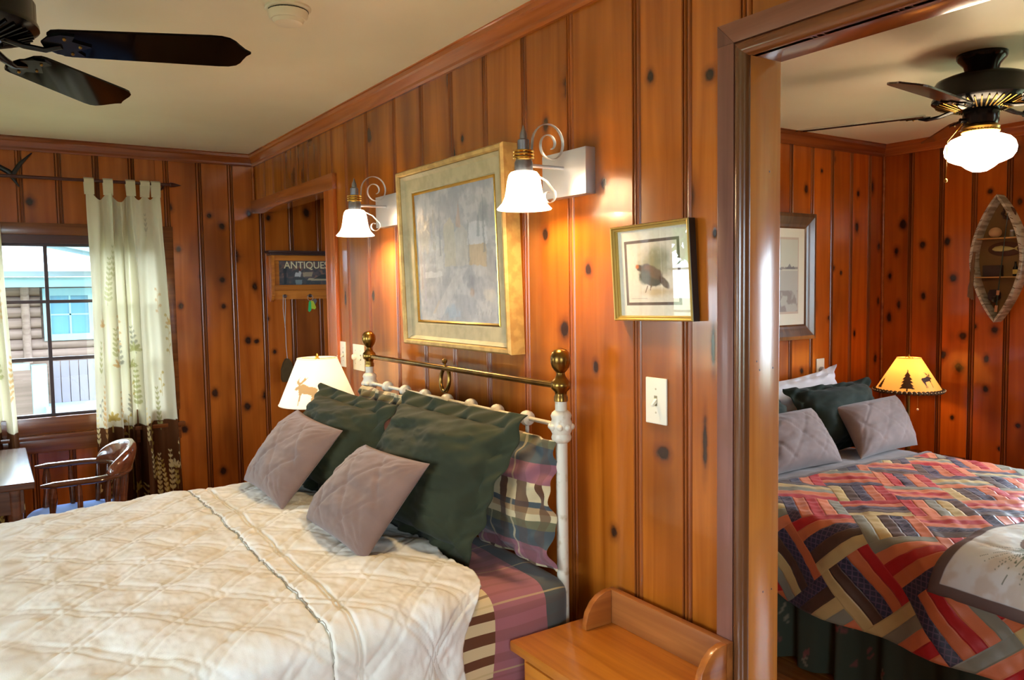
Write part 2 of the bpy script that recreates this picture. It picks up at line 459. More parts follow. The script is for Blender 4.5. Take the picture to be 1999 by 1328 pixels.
panel(wall_near, lambda a, d, z: (a, YN+d, z), [XL+.22*k for k in range(1, 31)], XL, X2, 0, ZC, [NWN], FL, FD, [], 'near_wall')

# ---- second room
wall_second_far = boxes('wall_second_far', [(TW, X2+.1, Y2+T, Y2+.1, -.1, ZB)], MT['backing'])
k2 = [(2.69,2.21,.018,1.2),(2.45,2.03,.017,1.4),(2.94,2.03,.014,1.4),(2.59,2.14,.01,1.2),(2.93,1.83,.018,1.7),(2.7,1.59,.018,1),(2.78,1.56,.01,1.3),(2.68,1.3,.024,.8),(2.92,1.2,.012,1.8),(3.16,1.72,.014,1.4),(3.16,1.39,.01,2),(3.14,1.04,.014,1.8),(2.42,1.01,.014,1.2)]
panel(wall_second_far, lambda a, d, z: (a, Y2-d, z), [2.319+.185*k for k in range(-13, 6)], TW, X2, 0, ZC, [], RL, RD, k2, 'second_far')
SW = (.35, 1.78, .72, 1.95)
SW2 = (-1.95, -.75, .95, 2.1)
wall_second_right = boxes('wall_second_right', [(X2+T, X2+.12, YN-.1, SW2[0], -.1, ZB), (X2+T, X2+.12, SW2[1], SW[0], -.1, ZB), (X2+T, X2+.12, SW2[0], SW2[1], -.1, SW2[2]), (X2+T, X2+.12, SW2[0], SW2[1], SW2[3], ZB), (X2+T, X2+.12, SW[1], Y2+.1, -.1, ZB), (X2+T, X2+.12, SW[0], SW[1], -.1, SW[2]), (X2+T, X2+.12, SW[0], SW[1], SW[3], ZB)], MT['backing'])
k3 = [(2.18,1.99,.014,1),(2.06,2.2,.022,1.2),(2.67,1.85,.02,1.6),(2.71,1.69,.016,1.6),(2.75,1.54,.013,1.8),(2.69,1.37,.012,2.2),(2.75,1.29,.014,2),(2.55,1.72,.018,1.2),(2.54,1.42,.013,1.6),(2.41,1.73,.018,1.3),(2.37,1.52,.02,1.2),(2.31,1.19,.022,.9),
      (2.25,1.25,.015,1),(2.14,1.23,.02,1.1),(2.42,1.08,.018,1.3),(2.18,1.07,.014,1.6),(2.03,1.92,.013,1.3),(2.33,1.01,.022,1.2),(2.18,.9,.016,1.2),(2.36,.72,.011,1.1),(2.1,.58,.012,1),(2.01,.72,.012,1)]
panel(wall_second_right, lambda a, d, z: (X2-d, a, z), [2.082+.181*k for k in range(-22, 4)], YN, Y2, 0, ZC, [SW, SW2], RL, RD, k3, 'second_right')
PW_ADDED = (3.35, 4.35, .95, 1.9)  # opening for an added, unseen window that lights the passage
wall_passage = boxes('wall_passage', [(XA, XA+.1, Y2+.05, PW_ADDED[0], -.1, ZB), (XA, XA+.1, PW_ADDED[1], YF+.1, -.1, ZB), (XA, XA+.1, PW_ADDED[0], PW_ADDED[1], -.1, PW_ADDED[2]), (XA, XA+.1, PW_ADDED[0], PW_ADDED[1], PW_ADDED[3], ZB)], MT['backing'])

boxes('ceiling', [(XL-.12, X2+.12, YN-.12, YF+.12, ZC, ZC+.1)], MT['ceiling'])
floor = boxes('floor', [(XL-.12, X2+.12, YN-.12, YF+.12, -.1, -.012)], MT['backing'])
fx = XL
pm = None
while fx < X2:
    w = .115
    mb = MB().box(fx+.0008, min(fx+w-.0008, X2), YN, YF if fx < XA else Y2, -.012, 0)
    obj('plank', mb, MT['floor'], floor)
    fx += w

# ---- crown mouldings, corner beads
CR = [(0,-.07),(.012,-.07),(.016,-.062),(.017,-.052),(.03,-.026),(.036,-.02),(.038,-.006),(.044,-.004),(.044,0),(0,0)]
def crown(name, P, a0, a1, mat):
    mb = MB().prism(CR, lambda d, z, a: P(a, d, ZC+z), a0, a1)
    obj(name, mb, mat, kind='structure')
crown('trim_1', lambda a, d, z: (-d, a, z), YN, YF, MT['crown'])
crown('trim_2', lambda a, d, z: (a, YF-d, z), XL, 0, MT['crown_x'])
crown('trim_3', lambda a, d, z: (a, Y2-d, z), TW, X2, MT['crown_x'])
crown('trim_4', lambda a, d, z: (X2-d, a, z), YN, Y2, MT['crown'])
crown('trim_5', lambda a, d, z: (XL+d, a, z), YN, YF, MT['crown'])
obj('trim_6', MB().cyl((-.008, YF-.008, AZ+.08), (-.008, YF-.008, ZC-.07), .008), MT['crown'], kind='structure', smooth=True)
obj('trim_7', MB().cyl((X2-.008, Y2-.008, 0), (X2-.008, Y2-.008, ZC-.07), .008), MT['crown'], kind='structure', smooth=True)

# ---- doorway between the rooms: jamb lining, casing and stop
def ybox(y0, y1, z0, z1, x0, x1): return MB().box(x0, x1, y0, y1, z0, z1)
door = boxes('door_1', [(-.004, TW+.004, DY1, DY1+.018, 0, DZ+.018)], MT['jamb'], bevel=.002)
obj('near_jamb', ybox(DY0-.018, DY0, 0, DZ+.018, -.004, TW+.004), MT['jamb'], door, bevel=.002)
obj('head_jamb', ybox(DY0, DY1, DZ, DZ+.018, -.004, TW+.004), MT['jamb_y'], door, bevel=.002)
for nm, s, y in (('far_side', 1, DY1), ('near_side', -1, DY0)):
    y0, y1 = sorted((y+s*.033, y+s*.079))
    obj('casing', ybox(y0, y1, 0, DZ+.079 if 0 else DZ+.033, -.020, 0), MT['casing'], door, bevel=.0015)
    # corner block with the mitre
    c0, c1 = sorted((y+s*.033, y+s*.079))
    mb = MB().prism([(y+s*.033, DZ+.033), (y+s*.079, DZ+.033), (y+s*.079, DZ+.079)], lambda a, b, d: (d, a, b), -.020, 0)
    obj('casing', mb, MT['casing'], door)
    pr = [(0, -.004), (0, -.012), (.004, -.019), (.011, -.0235), (.02, -.0245), (.028, -.0215), (.0325, -.016), (.0325, 0)]
    mb = MB().prism([(y+s*a, d) for a, d in pr], lambda a, d, z: (d, a, z), 0, DZ)
    obj('stop_bead', mb, MT['stop'], door, smooth=True)
    mb = MB()
    n = len(pr)
    vs = [(d, y+s*a, DZ) for a, d in pr]+[(d, y+s*a, DZ+a) for a, d in pr]
    mb.add(vs, [(i, i+1, n+i+1, n+i) for i in range(n-1)])
    obj('stop_bead', mb, MT['stop'], door, smooth=True)
mb = MB(); vs = []
quad = [(DY0-.033, DZ+.033), (DY1+.033, DZ+.033), (DY1+.079, DZ+.079), (DY0-.079, DZ+.079)]
obj('casing', MB().prism(quad, lambda a, b, d: (d, a, b), -.020, 0), MT['casing_y'], door, bevel=.0012)
vs = [(d, DY0-a, DZ+a) for a, d in pr]+[(d, DY1+a, DZ+a) for a, d in pr]; n = len(pr)
obj('stop_bead', MB().add(vs, [(i, i+1, n+i+1, n+i) for i in range(n-1)]), MT['stop_y'], door, smooth=True)
# nail holes and worn spots on the jamb face
mb = MB()
for (x, z) in [(.03,1.31),(.075,1.312),(.045,.80),(.075,.80),(.02,1.33),(.06,1.75)]: mb.box(x-.0012, x+.0012, DY1-.0006, DY1+.002, z-.002, z+.002)
obj('nail_hole', mb, MT['black'], door)

# ---- opening to the passage next to the window wall
op = boxes('door_2', [(-.018, TW+.01, AY-.006, AY+.016, 0, AZ+.02)], wood('passage_casing_wood', S(196, 104, 40), S(156, 72, 24), .24, .4, 'z'))
obj('casing', MB().box(-.02, 0, AY-.11, AY-.006, 0, AZ+.005), op.data.materials[0], op, bevel=.003)
# head board with a scrolled lower edge
pts = [(AY-.115, AZ+.07), (AY-.115, AZ-.005), (AY+.02, AZ-.005), (4.2, AZ+.002), (4.42, AZ-.002), (4.55, AZ-.012), (4.68, AZ-.022), (4.8, AZ-.014), (4.9, AZ-.004), (YF, AZ-.004), (YF, AZ+.07)]
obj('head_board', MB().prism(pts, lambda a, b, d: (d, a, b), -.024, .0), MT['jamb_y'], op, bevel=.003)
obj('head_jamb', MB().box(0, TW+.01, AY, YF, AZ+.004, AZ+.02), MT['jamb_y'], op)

# ---- windows
def window(n, P, a0, a1, z0, z1, cols, rows, casing=True):
    """P(a, o, z): o = distance outward from the room face"""
    def bx(aa, ab, oa, ob, za, zb):
        p = [P(aa, oa, za), P(ab, ob, zb)]
        return MB().box(*[f(p[0][i], p[1][i]) for i in range(3) for f in (min, max)])
    root = obj(f'window_{n}', bx(a0-.02, a1+.02, .0, .1, z0-.02, z0), MT['winwood'], kind='structure')
    for (q) in ((a0-.02, a0, z0, z1), (a1, a1+.02, z0, z1), (a0-.02, a1+.02, z1, z1+.02)):
        obj('frame', bx(q[0], q[1], .0, .1, q[2], q[3]), MT['winwood'], root)
    if casing:
        for q in ((a0-.08, a0-.005, z0-.02, z1+.045), (a1+.005, a1+.08, z0-.02, z1+.045), (a0-.08, a1+.08, z1+.046, z1+.108)):
            obj('casing', bx(q[0], q[1], -.016, 0, q[2], q[3]), MT['winwood'], root, bevel=.002)
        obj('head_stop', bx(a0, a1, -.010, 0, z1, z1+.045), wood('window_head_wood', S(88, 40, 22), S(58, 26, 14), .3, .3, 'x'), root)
        obj('sill', bx(a0-.1, a1+.1, -.045, .0, z0-.115, z0-.092), MT['winwood'], root, bevel=.003)
        obj('bottom_rail', bx(a0, a1, -.012, .0, z0-.090, z0), MT['winwood'], root, bevel=.002)
        obj('apron', bx(a0-.08, a1+.08, -.018, .0, z0-.19, z0-.117), MT['winwood'], root, bevel=.002)
    cw = (a1-a0)/cols; rh = (z1-z0)/rows
    for i in range(1, cols):
        obj('window_bar', bx(a0+cw*i-.009, a0+cw*i+.009, .045, .075, z0, z1), MT['winbar'], root)
    for j in range(1, rows):
        for i in range(cols):
            obj('window_bar', bx(a0+cw*i+.009, a0+cw*(i+1)-.009, .048, .072, z0+rh*j-.009, z0+rh*j+.009), MT['winbar'], root)
    for q in ((a0, a0+.012, z0, z1), (a1-.012, a1, z0, z1), (a0, a1, z0, z0+.012), (a0, a1, z1-.012, z1)):
        obj('sash', bx(q[0], q[1], .04, .08, q[2], q[3]), MT['winbar'], root)
    for i in range(cols):
        for j in range(rows):
            obj('pane', bx(a0+cw*i+.004, a0+cw*(i+1)-.004, .059, .062, z0+rh*j+.004, z0+rh*(j+1)-.004), MT['glass'], root)
    return root
window(1, lambda a, o, z: (a, YF+o, z), WFX0, WFX1, WFZ0, WFZ1, 4, 3)
window_portal('window_portal', ((WFX0+WFX1)/2, YF+.125, (WFZ0+WFZ1)/2), (-PI/2, 0, 0), WFX1-WFX0, WFZ1-WFZ0)
for i, (a, b, c, d) in enumerate(LW):
    window(2+i, lambda a, o, z: (XL-o, a, z), a, b, c, d, 4, 3)
    window_portal('window_portal', (XL-.125, (a+b)/2, (c+d)/2), (0, -PI/2, 0), d-c, b-a)
a, b, c, d = NWN
window(4, lambda a, o, z: (a, YN-o, z), a, b, c, d, 4, 3)
window_portal('window_portal', ((a+b)/2, YN-.125, (c+d)/2), (PI/2, 0, 0), b-a, d-c)
window(7, lambda a, o, z: (XA+o, a, z), *PW_ADDED, 3, 3)  # made-up window, out of view, lets daylight onto the passage boards
window_portal('window_portal', (XA+.125, (PW_ADDED[0]+PW_ADDED[1])/2, (PW_ADDED[2]+PW_ADDED[3])/2), (0, PI/2, 0), PW_ADDED[3]-PW_ADDED[2], PW_ADDED[1]-PW_ADDED[0])
for i, (a, b, c, d) in enumerate((SW, SW2)):
    window(5+i, lambda a, o, z: (X2+o, a, z), a, b, c, d, 4, 3)
    window_portal('window_portal', (X2+.125, (a+b)/2, (c+d)/2), (0, PI/2, 0), d-c, b-a)

# ================================================================== OUTSIDE
t = NT('grass_ground'); t.set(color=t.mix(t.noise(t.coord('Object'), 3, 4), S(120, 130, 84), S(150, 146, 110)), rough=.95)
obj('ground', MB().box(-30, 30, -30, 40, -.45, -.35), t.mat, kind='structure')
logm = wood('weathered_log', S(128, 108, 98), S(98, 80, 70), .8, 0, 'x')
blue = plain('pale_blue_paint', S(120, 158, 168), .6)
roofm = plain('pale_metal_roof', S(126, 146, 158), .5)
cab = thing('log_cabin', 'log cabin with pale blue trim standing outside the window', 'cabin', (-.5, 8.5, -.35))
YC = 8.6
zz = .90
while zz < 1.60:
    obj('log', MB().cyl((-4.5, YC, zz+.05), (-.98, YC, zz+.05), .052, n=12), logm, cab, smooth=True)
    obj('log', MB().cyl((-.14, YC, zz+.05), (3.2, YC, zz+.05), .052, n=12), logm, cab, smooth=True)
    zz += .1
zz = .9
while zz < 1.06:
    obj('log', MB().cyl((-.98, YC, zz+.05), (-.14, YC, zz+.05), .052, n=12), logm, cab, smooth=True); zz += .1
obj('corner_log', MB().cyl((-1.1, YC-.05, .88), (-1.1, YC-.05, 1.6), .035, n=10), logm, cab, smooth=True)
obj('wall_core', MB().box(-4.5, 3.2, YC, YC+.1, -.35, 1.62), logm, cab)
fr = obj('cabin_window', MB().box(-.96, -.16, YC-.07, YC-.03, 1.5, 1.57).box(-.96, -.16, YC-.07, YC-.03, 1.08, 1.14).box(-.96, -.9, YC-.07, YC-.03, 1.14, 1.5).box(-.22, -.16, YC-.07, YC-.03, 1.14, 1.5).box(-.585, -.535, YC-.068, YC-.03, 1.14, 1.5), blue, cab)
obj('pane', MB().box(-.9, -.22, YC-.05, YC-.04, 1.14, 1.5), plain('cabin_pane', S(84, 128, 150), .2), fr)
mb = MB()
for x in (-.74, -.38): mb.box(x-.008, x+.008, YC-.058, YC-.045, 1.14, 1.5)
mb.box(-.9, -.22, YC-.058, YC-.045, 1.315, 1.33)
obj('window_bar', mb, blue, fr)
obj('eave_board', MB().box(-4.7, 3.4, YC-.32, YC-.28, 1.58, 1.67), blue, cab)
obj('roof', MB().add([(-4.8, YC-.4, 1.67), (3.5, YC-.4, 1.67), (3.5, YC+1.6, 2.5), (-4.8, YC+1.6, 2.5), (-4.8, YC-.4, 1.72), (3.5, YC-.4, 1.72), (3.5, YC+1.6, 2.55), (-4.8, YC+1.6, 2.55)], [(0,3,2,1),(4,5,6,7),(0,1,5,4),(1,2,6,5),(2,3,7,6),(3,0,4,7)]), roofm, cab)
obj('porch_gable', MB().prism([(-2.9, 1.55), (-1.0, 1.97), (.9, 1.55), (.9, 1.47), (-1.0, 1.88), (-2.9, 1.47)], lambda a, b, d: (a-1.0, d, b+.28), YC-1.0, YC-.4), plain('gable_paint', S(96, 122, 130), .6), cab)
for x in (-1.03, -2.4): obj('porch_post', MB().box(x-.06, x+.06, YC-.35, YC-.23, -.35, .88), blue, cab)
obj('porch_rail', MB().box(-2.34, -1.1, YC-.33, YC-.25, .84, .90), blue, cab)
for i in range(18):
    x = -.92+.075*i
    obj('skirt_board', MB().box(x, x+.068, YC-.12, YC-.1, .48, .89), plain('grey_board', S(112, 108, 116), .8) if i == 0 else bpy.data.materials['grey_board'], cab)
obj('step', MB().box(-1.0, 1.2, YC-.55, YC-.13, .45, .50), roofm, cab)
obj('step', MB().box(-1.0, 1.2, YC-.9, YC-.5, .1, .15), roofm, cab)
# trees beyond the side windows
leafm = cloth('leaf_green', S(104, 142, 66), .7, 0, 30, .1, .4)
barkm = plain('bark', S(88, 70, 54), .9)
def tree(x, y, h, r, seed, label):
    root = thing('garden_tree', label, 'tree', (x, y, -.36))
    rng = np.random.RandomState(seed)
    obj('trunk', MB().tube([(x, y, -.36), (x+.05, y, h*.3), (x, y+.05, h*.65)], [.14, .1, .05], 9), barkm, root, smooth=True)
    mb = MB()
    n = 1500
    d = rng.normal(size=(n, 3)); d /= np.linalg.norm(d, axis=1)[:, None]; d *= (rng.rand(n)**.4)[:, None]
    c = np.array([x, y, h*.68])+d*np.array([r, r, h*.36])
    for k in range(n):
        a, b = rng.normal(size=3), rng.normal(size=3)
        a /= np.linalg.norm(a); b -= a*a.dot(b); b /= np.linalg.norm(b); s = .11
        mb.add([c[k]-a*s*1.4, c[k]-b*s*.6, c[k]+a*s*1.4, c[k]+b*s*.6], [(0, 1, 2, 3)])
    obj('foliage', mb, leafm, root, kind='stuff', recalc=False)
tree(-6.5, 6.8, 4.2, 1.3, 1, 'leafy tree outside beyond the corner of the side wall')
tree(-7.5, 3.6, 4.6, 1.5, 2, 'taller leafy tree outside facing the side windows')
# ================================================================== CURTAINS, DESK, CHAIR
def leafset(rng, a, z, h, lean, style):
    """leaves of one printed sprig: (centre a, centre z, angle, length, width)"""
    out = []
    if style == 0:      # stem with paired leaves
        n = max(4, int(h/.028))
        for k in range(n):
            q = (k+1)/n
            for s in (-1, 1):
                ang = PI/2+lean-s*.8
                l = .016*(1.15-.5*q)
                out.append((a+math.cos(PI/2+lean)*h*q+math.cos(ang)*l, z+h*q+math.sin(ang)*l, ang, l, l*.5))
        out.append((a+math.cos(PI/2+lean)*h*.5, z+h*.5, PI/2+lean, h*.5, .0022))
    elif style == 1:    # five leaf flower on a thin stem
        for k in range(5):
            ang = PI*(.05+.225*k); l = .026
            out.append((a+math.cos(ang)*l, z+h+math.sin(ang)*l*.9, ang, l, .009))
        out.append((a, z+h*.5, PI/2, h*.5, .0022))
    else:               # round seed heads
        n = max(4, int(h/.03))
        for k in range(n):
            q = (k+1)/n; s = 1 if k % 2 else -1
            out.append((a+s*.018, z+h*q, 0, .010, .009))
            out.append((a+s*.006, z+h*q-.006, PI/2-s*.6, .012, .002))
        out.append((a, z+h*.5, PI/2, h*.5, .0022))
    return out

curtm = vcol_mat('printed_curtain_cloth', .85, .22, 0, .1, 700)
def curtain(label, xt0, xt1, xb0, xb1, seed, tabs, group='curtains on the rod', flip=False):
    yb, zt, zb = YF-.085, 2.055, .10
    root = thing('curtain', label, 'curtain', ((xt0+xt1)/2, yb, zb), group)
    nu, nv = 250, 420; rng = np.random.RandomState(seed)
    u = np.linspace(0, 1, nu)[:, None]*np.ones((1, nv)); v = np.linspace(0, 1, nv)[None]*np.ones((nu, 1))
    width = 1.0
    ph = 2*PI*(4.6*u+.35*np.sin(2*PI*u*1.3+seed)+.12*v*np.sin(7*u+seed))
    amp = (.020+.032*smst(0, .35, v))*(1+.35*np.sin(5.1*u*2*PI+seed))
    fold = np.sin(ph)+.28*np.sin(2.3*ph+1)
    x = (xt0+(xt1-xt0)*u)*(1-v)+(xb0+(xb1-xb0)*u)*v+.012*np.cos(ph)*smst(0, .3, v)
    y = yb-amp*fold+.004*np.sin(40*v+9*u)
    sag = np.zeros(nu); us = u[:, 0]
    tb = sorted(tabs)
    for a, b in zip(tb[:-1], tb[1:]):
        q = np.clip((us-a)/(b-a), 0, 1); sag += (b-a)*.16*np.sin(PI*q)**2*((us > a) & (us < b))
    z = (zt-sag[:, None]*(1-v)**6)*(1-v)+zb*v
    P = np.stack([x, y, z], -1)
    # print
    A = u*width; Z = z
    band = .775+.012*np.sin(4*u+seed)
    cream = np.array(S(222, 214, 186)[:3]); brown = np.array(S(92, 54, 28)[:3])
    col = np.where((Z < band)[..., None], brown, cream)
    gold, olive, grey, tan, pale = S(190, 160, 82), S(166, 160, 100), S(140, 134, 116), S(204, 158, 96), S(226, 206, 150)
    sprigs = []
    for k in range(66):
        aa = rng.rand()*width; zz = .12+rng.rand()**1.5*1.75; h = .10+.16*rng.rand()
        if zz > 1.2 and rng.rand() < .5: continue
        st = rng.choice([0, 0, 1, 2]); inb = zz+h*.5 < .77
        c = [pale, gold, pale, gold][rng.randint(4)] if inb else [gold, olive, tan, olive, tan, grey][rng.randint(6)]
        fade = .95 if inb else .8-.4*max(0, (zz-.9)/.9)
        sprigs.append((aa, zz, h, rng.uniform(-.2, .2), st, c, fade))
    for (aa, zz, h, ln, st, c, fade) in sprigs:
        for (ca, cz, ang, l, w) in leafset(rng, aa, zz, h, ln, st):
            m_ = max(l, w)
            sel = (abs(A-ca) < m_) & (abs(Z-cz) < m_)
            if not sel.any(): continue
            da, dz = A-ca, Z-cz
            p = (da*math.cos(ang)+dz*math.sin(ang))/l; q = (-da*math.sin(ang)+dz*math.cos(ang))/w
            m2 = (p*p+q*q < 1).astype(float)*fade
            col = mixc(col, c, m2)
    mb = MB().grid(P); mb.col = col.reshape(-1, 3)
    o = obj('cloth', mb, curtm, root, smooth=True, recalc=False)
    for a in tabs:
        i = int(a*(nu-1)); xx = P[i, 0, 0]; yy = P[i, 0, 1]
        pts = [(xx, yy-.002, P[i, 0, 2]-.012), (xx, yb-.016, 2.10), (xx, yb-.013, 2.125), (xx, yb, 2.134), (xx, yb+.013, 2.125), (xx, yb+.016, 2.10), (xx, yy+.004, P[i, 0, 2]-.012)]
        mbt = MB()
        for k in range(len(pts)-1):
            p, q = pts[k], pts[k+1]
            mbt.add([(p[0]-.024, p[1], p[2]), (p[0]+.024, p[1], p[2]), (q[0]+.024, q[1], q[2]), (q[0]-.024, q[1], q[2])], [(0, 1, 2, 3)])
        mbt.col = np.tile(cream, (len(mbt.v), 1))
        obj('tab', mbt, curtm, root, recalc=False, smooth=True)
    return root
curtain('cream tab-top curtain with brown leafy hem, beside the bare pine boards', -.925, -.555, -.95, -.50, 3, [.05, .30, .60, .80, .95])
curtain('cream tab-top curtain with brown leafy hem, hanging behind the dark desk', -1.80, -1.325, -1.86, -1.262, 11, [.04, .25, .5, .72, .96])
rod = thing('curtain_rod', 'thin dark curtain rod with pointed ends above the window', 'curtain rod', (-1.15, YF-.085, 2.118))
obj('pole', MB().cyl((-1.84, YF-.085, 2.118), (-.50, YF-.085, 2.118), .0085), plain('dark_red_rod', S(70, 26, 20), .35), rod, smooth=True)
for s, x in ((1, -.50), (-1, -1.84)):
    obj('finial', MB().lathe((x, YF-.085, 2.118), [(.009, 0), (.014, .006), (.0125, .02), (.006, .045), (.001, .062)], 14, Matrix.Rotation(s*PI/2, 3, 'Y')), bpy.data.materials['dark_red_rod'], rod, smooth=True)
    obj('bracket', MB().cyl((x-s*.03, YF-.085, 2.112), (x-s*.03, YF, 2.10), .006), bpy.data.materials['dark_red_rod'], rod, smooth=True)

# branch-like iron hook on the wall near the ceiling
mb = MB().tube([(-1.40, YF-.008, 2.17), (-1.33, YF-.01, 2.185), (-1.27, YF-.01, 2.15), (-1.225, YF-.01, 2.075)], [.006, .012, .015, .003], 8, flat=(1, .5))
mb.tube([(-1.255, YF-.01, 2.13), (-1.215, YF-.01, 2.195), (-1.16, YF-.01, 2.255)], [.012, .010, .003], 8, flat=(1, .5))
obj('wall_hook', mb, MT['black'], loc=(-1.27, YF-.01, 2.15), smooth=True, label='dark branching iron hook fixed high on the window wall', cat='hook')

deskm = wood('dark_desk_wood', S(104, 60, 36), S(66, 34, 20), .25, .2, 'x')
desk = thing('desk', 'dark polished wooden desk in front of the curtained window', 'desk', (-1.85, 4.13, 0))
obj('desk_top', MB().box(-2.42, -1.27, 3.70, 4.58, .722, .75), deskm, desk, bevel=.006, seg=3)
obj('apron', MB().box(-2.38, -1.31, 3.74, 3.76, .62, .722).box(-2.38, -1.31, 4.52, 4.54, .62, .722).box(-2.38, -2.36, 3.76, 4.52, .62, .722).box(-1.33, -1.31, 3.76, 4.52, .62, .722), deskm, desk)
for x in (-2.36, -1.34):
    for y in (3.76, 4.52): obj('leg', MB().cyl((x, y, 0), (x, y, .722), .018, .028), deskm, desk, smooth=True)

chm = wood('chair_wood', S(112, 62, 38), S(72, 34, 20), .14, .7, 'x')
ch = thing('captains_chair', 'dark glossy captain\'s chair with curved arm rail drawn up to the desk', 'chair', (-1.08, 4.13, 0))
CX, CY, RY, RX = -1.05, 4.13, .235, .17
def upath(n0=4, n=22):
    pts = []
    for i in range(n0): pts.append((-1.245+(CX+1.245)*i/n0, CY-RY))
    for i in range(n+1):
        q = -PI/2+PI*i/n; pts.append((CX+RX*math.cos(q), CY+RY*math.sin(q)))
    for i in range(1, n0+1): pts.append((CX-(CX+1.245)*i/n0, CY+RY))
    return pts
UP = upath()
obj('arm_rail', MB().tube([(x, y, .685) for x, y in UP], [.012]+[.026]*(len(UP)-2)+[.012], 12, flat=(.55, 1.0), upv=(0, 0, 1)), chm, ch, smooth=True)
# crest: raised band on the back of the rail
nq, nr = 40, 14
Q = np.linspace(-1.15, 1.15, nq); G = np.zeros((nq, nr, 3))
prof = [(-.020, .690), (-.026, .72), (-.026, .75), (-.024, .775), (-.018, .79), (-.006, .80), (.006, .80), (.018, .79), (.026, .77), (.028, .74), (.026, .70), (.020, .688), (0, .686), (-.020, .690)]
for i, q in enumerate(Q):
    hh = math.cos(q/1.15*PI/2)**.5
    for j, (d, z) in enumerate(prof):
        zz = .69+(z-.69)*(.12+.95*hh)+.0; rr_ = d*(.75+.25*hh)+.028*(z-.69)/.11*hh
        G[i, j] = (CX+(RX+rr_)*math.cos(q), CY+(RY+rr_)*math.sin(q), zz)
mb = MB().grid(G); mb.f.append(tuple(range(nr-1))); mb.f.append(tuple((nq-1)*nr+k for k in range(nr-1)))
obj('crest', mb, chm, ch, smooth=True)
# seat and cushion
def rounded(cx, cy, hx, hy, n=36, e=.5):
    return [(cx+hx*abs(math.cos(2*PI*k/n))**e*math.copysign(1, math.cos(2*PI*k/n)), cy+hy*abs(math.sin(2*PI*k/n))**e*math.copysign(1, math.sin(2*PI*k/n))) for k in range(n)]
obj('seat', MB().prism(rounded(-1.09, 4.13, .22, .245), lambda a, b, d: (a, b, d), .415, .445), chm, ch, bevel=.008)
mb = MB()
vs = []
nseg = 36
for f, z in ((.9, .447), (1.0, .460), (1.0, .478), (.93, .492), (.6, .499), (.02, .5)):
    vs.append([(a, b, z) for a, b in rounded(-1.09, 4.13, .205*f, .235*f, nseg)])
mb.grid(np.array(vs).transpose(1, 0, 2), closed_u=True)
obj('cushion', mb, cloth('blue_cushion', S(96, 138, 206), .8, .3), ch, smooth=True, label='plain blue seat cushion')
for (i, lean) in [(1, .0), (3, 0), (7, .02), (9, .02), (11, .02), (13, .02), (15, .02), (17, .02), (19, .02), (21, .02), (23, .02), (len(UP)-4, 0), (len(UP)-2, 0)]:
    x, y = UP[i]; bx, by = CX-.02+(x-CX+.02)*.86, CY+(y-CY)*.82
    front = i in (1, len(UP)-2)
    rr = [.011, .017, .012, .018, .010] if front else [.008, .011, .012, .011, .007]
    obj('spindle', MB().tube([(bx+(x-bx)*k/4-(.03*(1-k/4) if front else 0), by+(y-by)*k/4, .44+(.685-.44)*k/4) for k in range(5)], rr, 10), chm, ch, smooth=True)
for x, y in ((-1.26, 3.95), (-1.26, 4.31), (-.93, 3.97), (-.93, 4.29)):
    ox, oy = (x+1.09)*.18, (y-4.13)*.22
    obj('leg', MB().tube([(x+ox, y+oy, 0), (x+ox*.5, y+oy*.5, .2), (x, y, .42)], [.013, .02, .016], 10), chm, ch, smooth=True)
for y in (3.94, 4.32): obj('stretcher', MB().cyl((-1.28, y, .18), (-.91, y, .18), .010), chm, ch, smooth=True)

# ================================================================== KEY RACK AND WHAT HANGS ON IT
rk = thing('key_rack', 'orange wooden key rack with a picture sign lettered ANTIQUES', 'key rack', (.3, YF, 1.45))
rkm = wood('rack_wood', S(204, 126, 48), S(170, 92, 30), .3, .3, 'x', 2)
rkd = wood('rack_dark_wood', S(76, 48, 44), S(50, 30, 28), .35, .2, 'x')
obj('cornice', MB().box(.05, .56, YF-.085, YF, 1.742, 1.756).box(.06, .55, YF-.075, YF, 1.728, 1.742), rkd, rk, bevel=.003)
obj('back_board', MB().box(.08, .53, YF-.02, YF, 1.455, 1.728), rkm, rk)
for x in (.072, .522):
    pts = [(0, 1.728), (-.065, 1.728), (-.06, 1.56), (-.045, 1.51), (-.05, 1.48), (-.03, 1.45), (0, 1.44)]
    obj('side_panel', MB().prism(pts, lambda a, b, d: (d, YF+a, b), x, x+.016), rkm, rk, bevel=.001)
obj('frame_rail', MB().box(.088, .522, YF-.045, YF-.02, 1.695, 1.728), rkm, rk, bevel=.003)
obj('frame_rail', MB().box(.088, .522, YF-.045, YF-.02, 1.512, 1.545), rkm, rk, bevel=.003)
obj('frame_stile', MB().box(.088, .122, YF-.045, YF-.02, 1.545, 1.695), rkm, rk, bevel=.003)
obj('frame_stile', MB().box(.488, .522, YF-.045, YF-.02, 1.545, 1.695), rkm, rk, bevel=.003)
nx, nz = 150, 62
uu, vv = np.meshgrid(np.linspace(0, 1, nx), np.linspace(0, 1, nz), indexing='ij')
c = np.zeros((nx, nz, 3))+np.array(S(104, 92, 96)[:3]); n1 = fbm(uu*14, vv*7, 4)
c = mixc(c, S(70, 78, 84), smst(.4, .6, n1)*.8); c = mixc(c, S(150, 112, 96), smst(.5, .62, fbm(uu*20+9, vv*9, 3))*.7)
c = mixc(c, S(62, 74, 80), (vv < .28)*.6)
c = mixc(c, S(196, 196, 200), inpoly(uu, vv, [(.28, .36), (.38, .34), (.40, .5), (.37, .62), (.35, .5), (.30, .52)])*.9)
c = mixc(c, S(120, 50, 46), inpoly(uu, vv, [(.355, .58), (.39, .56), (.385, .68), (.36, .7)])*.9)
